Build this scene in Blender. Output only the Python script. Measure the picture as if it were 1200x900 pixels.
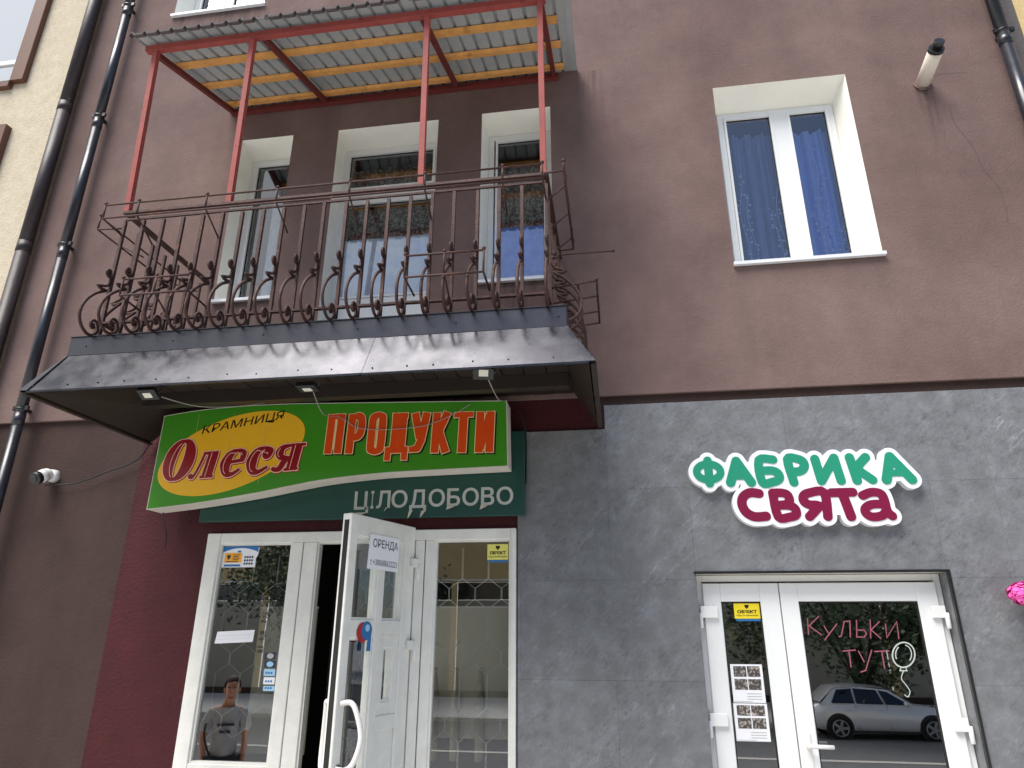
import bpy, bmesh, math, random
from mathutils import Vector, Matrix
from math import sin, cos, pi, radians
random.seed(7)
S = bpy.context.scene
COL = S.collection
for o in list(S.objects): bpy.data.objects.remove(o)

# ------------------------------------------------------------------ camera
CP = Vector((0.0, -4.5, 1.65))
RX = Vector((0.98869652, 0.14989177, 0.00341364))
DN = Vector((-0.04858049, 0.34181391, -0.93851115))
FW = Vector((-0.14184193, 0.92773687, 0.34523204))
cd = bpy.data.cameras.new('camera'); cam = bpy.data.objects.new('camera', cd); COL.objects.link(cam)
cd.sensor_width = 36.0; cd.lens = 795.06 / 1200 * 36.0
cd.clip_start = 0.05; cd.clip_end = 2000
Mw = Matrix(((RX.x, -DN.x, -FW.x, CP.x), (RX.y, -DN.y, -FW.y, CP.y), (RX.z, -DN.z, -FW.z, CP.z), (0, 0, 0, 1)))
cam.matrix_world = Mw
S.camera = cam

# ------------------------------------------------------------------ world + sun (bright overcast)
SUN_EL, SUN_AZ = radians(58), radians(216)      # azimuth measured clockwise from +Y: behind the viewer
wd = bpy.data.worlds.new('World'); S.world = wd; wd.use_nodes = True
nt = wd.node_tree; nt.nodes.clear()
sk = nt.nodes.new('ShaderNodeTexSky'); sk.sky_type = 'NISHITA'; sk.sun_disc = False
sk.sun_elevation = SUN_EL; sk.sun_rotation = SUN_AZ
sk.air_density = 1.0; sk.dust_density = 1.2; sk.ozone_density = 2.0
bg = nt.nodes.new('ShaderNodeBackground'); bg.inputs[1].default_value = 0.105
# broken white cloud over the blue
tcw = nt.nodes.new('ShaderNodeTexCoord'); cn = nt.nodes.new('ShaderNodeTexNoise'); cn.inputs['Scale'].default_value = 2.6; cn.inputs['Detail'].default_value = 7; cn.inputs['Roughness'].default_value = 0.58
nt.links.new(tcw.outputs['Generated'], cn.inputs['Vector'])
cr = nt.nodes.new('ShaderNodeMapRange'); cr.inputs[1].default_value = 0.56; cr.inputs[2].default_value = 0.74
sx_ = nt.nodes.new('ShaderNodeSeparateXYZ'); nt.links.new(tcw.outputs['Generated'], sx_.inputs[0])
ad = nt.nodes.new('ShaderNodeMath'); ad.operation = 'MULTIPLY_ADD'; nt.links.new(sx_.outputs['X'], ad.inputs[0]); ad.inputs[1].default_value = -0.5; nt.links.new(cn.outputs['Fac'], ad.inputs[2])
nt.links.new(ad.outputs[0], cr.inputs[0])      # cloud bank drifting in from one end of the street
cx_ = nt.nodes.new('ShaderNodeMix'); cx_.data_type = 'RGBA'; nt.links.new(cr.outputs[0], cx_.inputs['Factor']); nt.links.new(sk.outputs[0], cx_.inputs['A']); cx_.inputs['B'].default_value = (6.5, 6.7, 7.1, 1)
ow = nt.nodes.new('ShaderNodeOutputWorld')
nt.links.new(cx_.outputs['Result'], bg.inputs[0]); nt.links.new(bg.outputs[0], ow.inputs[0])
sl = bpy.data.lights.new('sun', 'SUN'); sl.energy = 3.0; sl.angle = radians(36); sl.color = (1.0, 0.955, 0.89)
so = bpy.data.objects.new('sun', sl); COL.objects.link(so)
sd = Vector((sin(SUN_AZ) * cos(SUN_EL), cos(SUN_AZ) * cos(SUN_EL), sin(SUN_EL)))
so.rotation_euler = sd.to_track_quat('Z', 'Y').to_euler()
so.location = sd * 30
S.view_settings.view_transform = 'Standard'; S.view_settings.look = 'None'
S.view_settings.exposure = 0.82; S.view_settings.gamma = 1.0
S.render.engine = 'CYCLES'
S.cycles.max_bounces = 8; S.cycles.transparent_max_bounces = 16; S.cycles.glossy_bounces = 4

# ------------------------------------------------------------------ materials
def lin(r, g, b):
    f = lambda v: v / 12.92 if v <= 0.04045 else ((v + 0.055) / 1.055) ** 2.4
    return (f(r / 255), f(g / 255), f(b / 255))

def mat(name, col, rough=0.6, metal=0.0, vary=0.12, scale=6.0, bump=0.0, bscale=60.0, streak=0.0, spec=0.5, col2=None, c2scale=3.0, c2lo=0.55, c2hi=0.7, objrand=0.0, coat=0.0, rvary=0.0, fleck=None):
    m = bpy.data.materials.new(name); m.use_nodes = True
    n = m.node_tree.nodes; l = m.node_tree.links
    p = n['Principled BSDF']
    p.inputs['Roughness'].default_value = rough; p.inputs['Metallic'].default_value = metal
    p.inputs['Specular IOR Level'].default_value = spec
    if coat: p.inputs['Coat Weight'].default_value = coat
    tc = n.new('ShaderNodeNewGeometry')
    src = tc.outputs['Position']
    rgb = n.new('ShaderNodeRGB'); rgb.outputs[0].default_value = (*col, 1); cur = rgb.outputs[0]
    def mix(a, b, fac, mode='MIX'):
        x = n.new('ShaderNodeMix'); x.data_type = 'RGBA'; x.blend_type = mode
        if isinstance(fac, float): x.inputs['Factor'].default_value = fac
        else: l.new(fac, x.inputs['Factor'])
        for s, v in ((x.inputs['A'], a), (x.inputs['B'], b)):
            if isinstance(v, tuple): s.default_value = (*v, 1)
            else: l.new(v, s)
        return x.outputs['Result']
    def noise(sc, det=5.0, vec=None, rough_=0.6):
        t = n.new('ShaderNodeTexNoise'); t.inputs['Scale'].default_value = sc; t.inputs['Detail'].default_value = det
        t.inputs['Roughness'].default_value = rough_
        l.new(vec or src, t.inputs['Vector']); return t.outputs['Fac']
    def ramp(f, lo, hi, a=(0, 0, 0), b=(1, 1, 1)):
        r = n.new('ShaderNodeMapRange'); r.inputs[1].default_value = lo; r.inputs[2].default_value = hi
        l.new(f, r.inputs[0]); return r.outputs[0]
    if col2:
        cur = mix(cur, col2, ramp(noise(c2scale, 6.0), c2lo, c2hi))
    if fleck:
        def veins(rot, sc_, nsc, lo, hi, mlo, mhi, off):
            mp0 = n.new('ShaderNodeMapping'); mp0.inputs['Rotation'].default_value = (0, rot, 0); l.new(src, mp0.inputs[0])
            mp = n.new('ShaderNodeMapping'); mp.inputs['Scale'].default_value = sc_; mp.inputs['Location'].default_value = (off, off, off); l.new(mp0.outputs[0], mp.inputs[0])
            msk = ramp(noise(2.2, 4.0, mp.outputs[0]), mlo, mhi); fk = ramp(noise(nsc, 6.0, mp.outputs[0], .8), lo, hi)
            mm = n.new('ShaderNodeMath'); mm.operation = 'MULTIPLY'; l.new(msk, mm.inputs[0]); l.new(fk, mm.inputs[1]); return mm.outputs[0]
        cur = mix(cur, fleck[0], veins(.7, (.55, 1, 1.3), fleck[1], fleck[2], fleck[3], .42, .66, 0.0))
        cur = mix(cur, tuple(min(1, c * 4.5) for c in fleck[0]), veins(.8, (.4, 1, 1.6), fleck[1] * .8,   .54, .72, .46, .68, 7.3))
    if vary:
        f1 = ramp(noise(scale), 0.3, 0.7); f2 = ramp(noise(scale * 7.3), 0.3, 0.7)
        g = n.new('ShaderNodeMath'); g.operation = 'MULTIPLY_ADD'; l.new(f2, g.inputs[0]); g.inputs[1].default_value = 0.4
        l.new(f1, g.inputs[2])
        h = n.new('ShaderNodeMapRange'); l.new(g.outputs[0], h.inputs[0]); h.inputs[2].default_value = 1.4
        h.inputs[3].default_value = 1 - vary; h.inputs[4].default_value = 1 + vary
        hs = n.new('ShaderNodeVectorMath'); hs.operation = 'SCALE'; l.new(cur, hs.inputs[0]); l.new(h.outputs[0], hs.inputs['Scale'])
        cur = hs.outputs[0]
    if streak:
        mp = n.new('ShaderNodeMapping'); mp.inputs['Scale'].default_value = (3.7, 3.7, 0.30); l.new(src, mp.inputs[0])
        f = ramp(noise(1.0, 6.0, mp.outputs[0]), 0.45, 0.8)
        sc = n.new('ShaderNodeMath'); sc.operation = 'MULTIPLY'; l.new(f, sc.inputs[0]); sc.inputs[1].default_value = streak
        cur = mix(cur, tuple(c * 0.35 for c in col), sc.outputs[0])
    if objrand:
        oi = n.new('ShaderNodeObjectInfo'); r = n.new('ShaderNodeMapRange'); l.new(oi.outputs['Random'], r.inputs[0])
        r.inputs[3].default_value = 1 - objrand; r.inputs[4].default_value = 1 + objrand
        hs = n.new('ShaderNodeVectorMath'); hs.operation = 'SCALE'; l.new(cur, hs.inputs[0]); l.new(r.outputs[0], hs.inputs['Scale'])
        cur = hs.outputs[0]
    l.new(cur, p.inputs['Base Color'])
    if rvary:
        r = n.new('ShaderNodeMapRange'); l.new(noise(scale * 2), r.inputs[0]); r.inputs[1].default_value = .3; r.inputs[2].default_value = .7
        r.inputs[3].default_value = max(0.03, rough - rvary); r.inputs[4].default_value = rough + rvary; l.new(r.outputs[0], p.inputs['Roughness'])
    if bump:
        b = n.new('ShaderNodeBump'); b.inputs['Strength'].default_value = bump; b.inputs['Distance'].default_value = 0.01
        l.new(noise(bscale, 4.0), b.inputs['Height']); l.new(b.outputs[0], p.inputs['Normal'])
    return m

def glass_mat(name, refl=0.12, tint=(1, 1, 1), ior=1.6, wob=0.0):
    m = bpy.data.materials.new(name); m.use_nodes = True
    n = m.node_tree.nodes; l = m.node_tree.links; n.clear()
    o = n.new('ShaderNodeOutputMaterial'); mx = n.new('ShaderNodeMixShader')
    t = n.new('ShaderNodeBsdfTransparent'); t.inputs[0].default_value = (*tint, 1)
    g = n.new('ShaderNodeBsdfGlossy'); g.inputs['Roughness'].default_value = 0.0; g.inputs['Color'].default_value = (0.95, 0.97, 1, 1)
    f = n.new('ShaderNodeFresnel'); f.inputs[0].default_value = ior
    a = n.new('ShaderNodeMath'); a.operation = 'ADD'; a.use_clamp = True; a.inputs[1].default_value = refl
    l.new(f.outputs[0], a.inputs[0]); l.new(a.outputs[0], mx.inputs[0]); l.new(t.outputs[0], mx.inputs[1]); l.new(g.outputs[0], mx.inputs[2])
    l.new(mx.outputs[0], o.inputs[0])
    if wob:
        ge = n.new('ShaderNodeNewGeometry'); tx = n.new('ShaderNodeTexNoise'); tx.inputs['Scale'].default_value = 2.5; tx.inputs['Detail'].default_value = 1
        b = n.new('ShaderNodeBump'); b.inputs['Strength'].default_value = wob; b.inputs['Distance'].default_value = 0.004
        l.new(ge.outputs['Position'], tx.inputs['Vector']); l.new(tx.outputs['Fac'], b.inputs['Height']); l.new(b.outputs[0], g.inputs['Normal'])
    return m

def lace_mat(name, dark, light, scale, lo=0.45, hi=0.6):
    return mat(name, dark, 0.9, vary=0.2, scale=4, col2=light, c2scale=scale, c2lo=lo, c2hi=hi)

M = {}
M['plaster'] = mat('mauve brown plaster', lin(110, 90, 86), 0.9, vary=0.17, scale=2.2, bump=0.5, bscale=55, streak=0.20, col2=lin(128, 108, 103), c2scale=0.7, c2lo=.38, c2hi=.72, spec=.2)
M['lowpaint'] = mat('dark brown plinth paint', lin(66, 51, 47), 0.85, vary=0.2, scale=2.4, bump=0.5, bscale=60, streak=.25, spec=.25)
M['burgundy'] = mat('burgundy paint', lin(66, 19, 24), 0.7, vary=0.24, scale=4, bump=0.7, bscale=60, streak=.3, spec=.3)
M['tan'] = mat('cream roughcast', lin(206, 194, 172), 0.95, vary=0.12, scale=9, bump=1.0, bscale=60, col2=lin(182, 166, 140), c2scale=34, c2lo=.5, c2hi=.85, spec=.1)
M['ochre'] = mat('ochre render', lin(206, 182, 132), 0.95, vary=0.12, scale=7, bump=0.6, bscale=60)
M['greytar'] = mat('grey patch mortar', lin(92, 86, 86), 0.95, vary=0.18, scale=5, bump=0.6, bscale=40)
M['tile'] = mat('slate grey porcelain', lin(109, 110, 112), 0.45, vary=0.20, scale=9, bump=0.35, bscale=45, col2=lin(128, 131, 136), c2scale=7, c2lo=.42, c2hi=.8, objrand=0.06, rvary=.08, fleck=(lin(76, 77, 82), 30, .50, .66))
M['grout'] = mat('tile grout', lin(96, 97, 100), 0.9, vary=0.1)
M['reveal'] = mat('white painted reveal', lin(240, 238, 228), 0.75, vary=0.04, scale=5, bump=0.15, bscale=30, streak=0.04)
M['pvc'] = mat('white plastic profile', lin(232, 233, 232), 0.35, vary=0.03, scale=4)
M['oldpvc'] = mat('weathered white profile', lin(226, 225, 218), 0.5, vary=0.09, scale=9, bump=0.15, bscale=40, streak=0.22)
M['gap'] = mat('rubber gasket', lin(30, 30, 30), 0.8, vary=0)
M['sill'] = mat('white sill metal', lin(222, 224, 228), 0.4, vary=0.05)
M['black'] = mat('black metal', lin(26, 26, 28), 0.4, vary=0.1, spec=.5)
M['pipe'] = mat('black gutter pipe', lin(34, 36, 44), 0.32, vary=0.15, scale=3, spec=.6, rvary=.08)
M['oldpipe'] = mat('worn brown pipe', lin(50, 40, 42), 0.5, vary=0.25, scale=8, bump=.2, bscale=30, col2=lin(120, 108, 110), c2scale=16, c2lo=.66, c2hi=.74)
M['brownwood'] = mat('brown window surround', lin(98, 64, 48), 0.6, vary=0.12, scale=3, streak=.1)
M['fascia'] = mat('dark coated steel', lin(70, 70, 76), 0.30, 0.55, vary=0.10, scale=2, rvary=.08)
M['apron'] = mat('glossy coated apron steel', lin(54, 54, 60), 0.24, 0.7, vary=0.3, scale=3.0, streak=0.6, rvary=.10, bump=.05, bscale=6)
M['apronin'] = mat('brown underside steel', lin(50, 42, 36), 0.5, 0.2, vary=0.12)
M['plank'] = mat('dark brown soffit plank', lin(36, 27, 22), 0.55, vary=0.2, scale=5, objrand=.25)
M['iron'] = mat('rusty brown iron', lin(66, 42, 38), 0.65, 0.15, vary=0.35, scale=16, bump=.4, bscale=90, col2=lin(100, 62, 48), c2scale=22, c2lo=.55, c2hi=.7)
M['redpaint'] = mat('faded red lead paint', lin(152, 70, 64), 0.65, vary=0.18, scale=8, bump=.15, bscale=60, col2=lin(110, 45, 42), c2scale=14, c2lo=.6, c2hi=.72)
M['darkred'] = mat('dark red oxide paint', lin(104, 40, 36), 0.65, vary=0.2, scale=8)
M['wood'] = mat('raw pine batten', lin(226, 164, 92), 0.7, vary=0.2, scale=9, bump=.2, bscale=40, col2=lin(140, 82, 40), c2scale=7, c2lo=.6, c2hi=.75)
M['zinc'] = mat('galvanised sheet', lin(176, 182, 184), 0.5, 0.1, vary=0.10, scale=3, streak=.15)
M['glassshop'] = glass_mat('shop window glass', 0.26, (0.9, 0.93, 0.91), 1.55, 0.03)
M['glassdoor'] = glass_mat('party shop glass', 0.36, (0.7, 0.72, 0.72), 1.6, 0.02)
M['glassup'] = glass_mat('flat window glass', 0.11, (0.9, 0.93, 0.95), 1.5, 0.05)
_c = bpy.data.materials.new('clear inner glass face'); _c.use_nodes = True; _c.node_tree.nodes.clear()
_o = _c.node_tree.nodes.new('ShaderNodeOutputMaterial'); _t = _c.node_tree.nodes.new('ShaderNodeBsdfTransparent'); _t.inputs[0].default_value = (.97, .98, .97, 1); _c.node_tree.links.new(_t.outputs[0], _o.inputs[0])
M['clear'] = _c
M['mirrorpane'] = glass_mat('neighbour window glass', 0.5, (0.5, 0.55, 0.6), 1.6, 0.02)
M['lace'] = lace_mat('dark lace', lin(92, 86, 78), lin(200, 194, 182), 38)
M['whitecurt_skyrefl'] = mat('white curtain and painted sky reflection', lin(246, 248, 252), 0.8, vary=0.08, scale=5, col2=lin(196, 214, 246), c2scale=9, c2lo=.45, c2hi=.75)  # white curtains; also paints the sky mirrored in the balcony door
M['blue_skyrefl'] = mat('blue panel with painted sky reflection', lin(150, 180, 250), 0.8, vary=0.14, scale=6, col2=lin(110, 140, 230), c2scale=9, c2lo=.45, c2hi=.75)  # sky mirrored in the small balcony window, painted as colour
M['curt_dimrefl'] = mat('blue curtain with painted dim reflection', lin(128, 138, 190), 0.85, vary=0.12, scale=6)  # darker hue: weaker glass reflection put into the curtain colour
M['curt_skyrefl'] = mat('blue curtain with painted sky reflection', lin(160, 186, 254), 0.85, vary=0.12, scale=5)  # brighter hue: sky reflection put into the curtain colour
M['vine'] = mat('embroidered vine', lin(190, 206, 250), 0.8, vary=0.05)
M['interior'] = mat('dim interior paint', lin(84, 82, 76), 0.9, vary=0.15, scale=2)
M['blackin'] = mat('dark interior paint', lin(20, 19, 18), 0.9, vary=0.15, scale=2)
M['panelin'] = mat('beige display panel', lin(214, 206, 188), 0.7, vary=0.06, scale=1.5)
M['whitein'] = mat('white trim', lin(235, 235, 230), 0.6, vary=0.04)
M['wire'] = mat('white grille wire', lin(238, 238, 230), 0.5, vary=0.05)
M['green'] = mat('sign green film', lin(64, 138, 34), 0.28, vary=0.05, scale=3, spec=.4)
M['yellow'] = mat('sign yellow film', lin(238, 182, 42), 0.28, vary=0.05, scale=3, spec=.4)
M['signblack'] = mat('black film', lin(26, 22, 18), 0.4, vary=0)
M['wine'] = mat('wine red film', lin(140, 20, 30), 0.3, vary=0.04)
M['rosepale'] = mat('pale pink film', lin(242, 190, 170), 0.4, vary=0.03)
M['cream'] = mat('cream film', lin(236, 206, 150), 0.4, vary=0.03)
M['orange'] = mat('orange red film', lin(216, 74, 20), 0.32, vary=0.06, scale=8)
M['boxwhite'] = mat('dirty white sign tray', lin(205, 198, 188), 0.6, vary=0.1, scale=6, streak=.15)
M['deepgreen'] = mat('deep green board', lin(24, 66, 58), 0.35, vary=0.08, scale=4)
M['silver'] = mat('silver grey film', lin(176, 178, 172), 0.45, vary=0.1, scale=12)
M['peel'] = mat('peeling film', lin(222, 216, 200), 0.55, vary=0.08)
M['sgreen'] = mat('emerald letter acrylic', lin(38, 142, 112), 0.3, vary=0.03)
M['splum'] = mat('plum letter acrylic', lin(122, 22, 60), 0.3, vary=0.03)
M['swhite'] = mat('white sign body', lin(238, 240, 244), 0.35, vary=0.02)
M['sedge'] = mat('white sign edge', lin(208, 206, 200), 0.5, vary=0.05)
M['camwhite'] = mat('white camera shell', lin(228, 228, 228), 0.35, vary=0.02)
M['fluewhite'] = mat('flue pipe enamel', lin(214, 204, 190), 0.5, vary=0.08, streak=.2)
M['pink'] = mat('pink petals', lin(238, 96, 178), 0.8, vary=0.22, scale=40)
M['paper'] = mat('white paper', lin(232, 232, 236), 0.8, vary=0.03)
M['ink'] = mat('dark blue ink', lin(46, 46, 72), 0.7, vary=0)
M['yelsticker'] = mat('yellow sticker', lin(244, 218, 40), 0.5, vary=0.02)
M['paleyel'] = mat('faded yellow sticker', lin(224, 218, 110), 0.5, vary=0.04)
M['orangest'] = mat('orange sticker', lin(244, 170, 30), 0.5, vary=0.08)
M['bluest'] = mat('blue print', lin(40, 110, 170), 0.5, vary=0.08)
M['lightblue'] = mat('light blue print', lin(160, 200, 226), 0.5, vary=0.08)
M['redst'] = mat('red print', lin(170, 34, 44), 0.5, vary=0.1)
M['photo'] = mat('dark photo print', lin(70, 66, 64), 0.5, vary=0.4, scale=40, col2=lin(170, 160, 150), c2scale=60, c2lo=.5, c2hi=.6)
M['chalkpink'] = mat('pink marker line', lin(150, 82, 96), 0.8, vary=0.1)
M['chalkwhite'] = mat('white marker line', lin(182, 190, 184), 0.8, vary=0.1)
M['led'] = mat('flood lamp lens', lin(214, 212, 198), 0.3, vary=0)
M['cabw'] = mat('grey cable sheath', lin(140, 136, 130), 0.5, vary=0.05)
M['handle'] = mat('white handle enamel', lin(232, 230, 226), 0.25, vary=0.03)
M['steel'] = mat('steel lock', lin(120, 122, 126), 0.25, 0.9, vary=0.05)
M['asphalt'] = mat('asphalt', lin(104, 104, 104), 0.9, vary=0.15, scale=3, bump=.3, bscale=60)
M['paving'] = mat('concrete paving', lin(196, 196, 194), 0.9, vary=0.12, scale=3, bump=.2, bscale=30)
M['kerb'] = mat('pale kerb stone', lin(196, 192, 184), 0.85, vary=0.1)
M['leaf'] = mat('leaf green', (0.045, 0.075, 0.022), 0.6, vary=0.35, scale=1.2)
M['leaf2'] = mat('leaf dark green', (0.05, 0.085, 0.03), 0.6, vary=0.35, scale=1.2)
M['bark'] = mat('bark', (0.07, 0.055, 0.045), 0.9, vary=0.25, scale=6, bump=.6, bscale=25)
M['carpaint'] = mat('silver car paint', lin(226, 227, 228), 0.3, 0.2, vary=0.02, coat=.5)
M['carglass'] = mat('dark car glass', lin(22, 25, 28), 0.06, vary=0, spec=.8)
M['tyre'] = mat('tyre rubber', lin(26, 26, 26), 0.85, vary=0.1)
M['rim'] = mat('alloy rim', lin(160, 162, 166), 0.3, 0.8, vary=0.05)
M['shutter'] = mat('grey beige shutter', lin(158, 152, 136), 0.7, vary=0.1, scale=2)
M['oppwall'] = mat('tan render opposite', lin(204, 178, 128), 0.9, vary=0.1, scale=1, bump=.2, bscale=20)
M['skin'] = mat('skin', lin(206, 150, 122), 0.55, vary=0.06, scale=12)
M['shirt'] = mat('grey melange cotton', lin(190, 190, 192), 0.9, vary=0.14, scale=10, bump=.9, bscale=13)
M['trouser'] = mat('dark denim', lin(58, 60, 68), 0.9, vary=0.15, scale=14)
M['hair'] = mat('brown hair', lin(62, 46, 38), 0.7, vary=0.2, scale=30)
M['shoe'] = mat('dark shoe leather', lin(40, 36, 34), 0.6, vary=0.1)
M['white_eye'] = mat('eye white', lin(230, 226, 220), 0.4, vary=0)

# ------------------------------------------------------------------ mesh helpers
class MB:
    def __init__(s): s.v = []; s.f = []; s.mi = []; s.m = 0; s.sm = []; s.smooth = False
    def add(s, vs, fs):
        b = len(s.v); s.v += [tuple(v) for v in vs]
        for f in fs: s.f.append(tuple(b + i for i in f)); s.mi.append(s.m); s.sm.append(s.smooth)
        return s
    def quad(s, a, b, c, d): return s.add([a, b, c, d], [(0, 1, 2, 3)])
    def box(s, x0, x1, y0, y1, z0, z1):
        v = [(x0, y0, z0), (x1, y0, z0), (x1, y1, z0), (x0, y1, z0), (x0, y0, z1), (x1, y0, z1), (x1, y1, z1), (x0, y1, z1)]
        return s.add(v, [(0, 3, 2, 1), (4, 5, 6, 7), (0, 1, 5, 4), (1, 2, 6, 5), (2, 3, 7, 6), (3, 0, 4, 7)])
    def bar(s, p, q, w, h, up=(0, 0, 1)):
        p = Vector(p); q = Vector(q); d = (q - p).normalized(); u = Vector(up)
        r = d.cross(u)
        if r.length < 1e-4: r = d.cross(Vector((1, 0, 0)))
        r.normalize(); u = r.cross(d)
        v = []
        for e in (p, q):
            for a, b in ((-1, -1), (1, -1), (1, 1), (-1, 1)): v.append(e + r * a * w / 2 + u * b * h / 2)
        return s.add(v, [(0, 1, 2, 3), (7, 6, 5, 4), (0, 4, 5, 1), (1, 5, 6, 2), (2, 6, 7, 3), (3, 7, 4, 0)])
    def tube(s, pts, r, n=8, caps=True, smooth=True):
        pts = [Vector(p) for p in pts]; k = len(pts)
        rs = r if isinstance(r, (list, tuple)) else [r] * k
        t0 = (pts[1] - pts[0]).normalized()
        ref = Vector((0, 0, 1)) if abs(t0.z) < 0.9 else Vector((1, 0, 0))
        nrm = t0.cross(ref).normalized(); vs = []
        for i in range(k):
            t = ((pts[min(i + 1, k - 1)] - pts[max(i - 1, 0)])).normalized()
            nrm = (nrm - t * nrm.dot(t))
            if nrm.length < 1e-5: nrm = t.cross(Vector((0.3, 0.5, 0.8)))
            nrm.normalize(); b = t.cross(nrm)
            for j in range(n):
                a = 2 * pi * j / n; vs.append(pts[i] + (nrm * cos(a) + b * sin(a)) * rs[i])
        fs = [(i * n + j, i * n + (j + 1) % n, (i + 1) * n + (j + 1) % n, (i + 1) * n + j) for i in range(k - 1) for j in range(n)]
        o = s.smooth; s.smooth = smooth; s.add(vs, fs); s.smooth = o
        if caps:
            b = len(s.v) - k * n
            s.f.append(tuple(b + j for j in reversed(range(n)))); s.mi.append(s.m); s.sm.append(False)
            s.f.append(tuple(b + (k - 1) * n + j for j in range(n))); s.mi.append(s.m); s.sm.append(False)
        return s
    def prism(s, poly, y0, y1):              # poly in (x,z), front at y0 (towards the street), back at y1
        n = len(poly)
        v = [(x, y0, z) for x, z in poly] + [(x, y1, z) for x, z in poly]
        return s.add(v, [tuple(range(n)), tuple(reversed(range(n, 2 * n)))] + [(i, i + n, (i + 1) % n + n, (i + 1) % n) for i in range(n)])
    def ball(s, c, r, n=10, m=7, sx=1, sy=1, sz=1):
        vs = []; fs = []
        for i in range(m + 1):
            a = pi * i / m
            for j in range(n):
                b = 2 * pi * j / n; vs.append((c[0] + r * sx * sin(a) * cos(b), c[1] + r * sy * sin(a) * sin(b), c[2] + r * sz * cos(a)))
        for i in range(m):
            for j in range(n): fs.append((i * n + j, (i + 1) * n + j, (i + 1) * n + (j + 1) % n, i * n + (j + 1) % n))
        o = s.smooth; s.smooth = True; s.add(vs, fs); s.smooth = o; return s

WL = {}
def wloc(o): return WL.get(o.name, Vector((0, 0, 0)))
def mesh_from(mb, name, mats, recenter=True, bev=0.0):
    me = bpy.data.meshes.new(name)
    c = Vector((0, 0, 0))
    if recenter and mb.v:
        xs, ys, zs = zip(*mb.v); c = Vector(((min(xs) + max(xs)) / 2, (min(ys) + max(ys)) / 2, min(zs)))
    me.from_pydata([(x - c.x, y - c.y, z - c.z) for x, y, z in mb.v], [], mb.f)
    for m in (mats if isinstance(mats, (list, tuple)) else [mats]): me.materials.append(m)
    me.polygons.foreach_set('material_index', mb.mi); me.polygons.foreach_set('use_smooth', mb.sm)
    bm = bmesh.new(); bm.from_mesh(me)
    bmesh.ops.recalc_face_normals(bm, faces=bm.faces)
    if bev:
        es = [e for e in bm.edges if len(e.link_faces) == 2 and e.calc_face_angle(0) > 0.6]
        bmesh.ops.bevel(bm, geom=es, offset=bev, segments=1, affect='EDGES', profile=0.5)
    bm.to_mesh(me); bm.free(); me.update()
    return me, c
def setp(o, label=None, cat=None, group=None, kind=None):
    if label: o['label'] = label
    if cat: o['category'] = cat
    if group: o['group'] = group
    if kind: o['kind'] = kind
    return o
def obj(name, mb, mats, parent=None, label=None, cat=None, group=None, kind=None, bev=0.0):
    me, c = mesh_from(mb, name, mats, True, bev)
    o = bpy.data.objects.new(name, me); COL.objects.link(o)
    if parent is not None: o.parent = parent; o.location = c - wloc(parent)
    else: o.location = c
    WL[o.name] = c
    return setp(o, label, cat, group, kind)
def thing(name, label, cat, loc=(0, 0, 0), group=None):
    o = bpy.data.objects.new(name, None); COL.objects.link(o); o.location = loc; o.empty_display_size = .1
    WL[o.name] = Vector(loc); return setp(o, label, cat, group)
def dup(o, parent=None, loc=None, rotz=None):
    c = o.copy(); COL.objects.link(c)
    if parent is not None: c.parent = parent
    if loc is not None:
        c.location = Vector(loc) - (wloc(parent) if parent is not None else Vector()); WL[c.name] = Vector(loc)
    if rotz is not None: c.rotation_euler = (0, 0, rotz)
    for ch in list(o.children):
        d = ch.copy(); COL.objects.link(d); d.parent = c
        for g in list(ch.children):
            e = g.copy(); COL.objects.link(e); e.parent = d
    return c
def B(x0, x1, y0, y1, z0, z1): return MB().box(x0, x1, y0, y1, z0, z1)
def T(pts, r, n=8): return MB().tube(pts, r, n)

def smooth_pts(p, k=6, closed=False):
    n = len(p); out = []
    rng = range(n) if closed else range(n - 1)
    for i in rng:
        g = (lambda j: p[j % n]) if closed else (lambda j: p[max(0, min(n - 1, j))])
        a, b, c, d = (Vector(g(i - 1)), Vector(g(i)), Vector(g(i + 1)), Vector(g(i + 2)))
        for s in range(k):
            t = s / k
            out.append(0.5 * ((2 * b) + (c - a) * t + (2 * a - 5 * b + 4 * c - d) * t * t + (3 * b - a - 3 * c + d) * t ** 3))
    if not closed: out.append(Vector(p[-1]))
    return out

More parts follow.
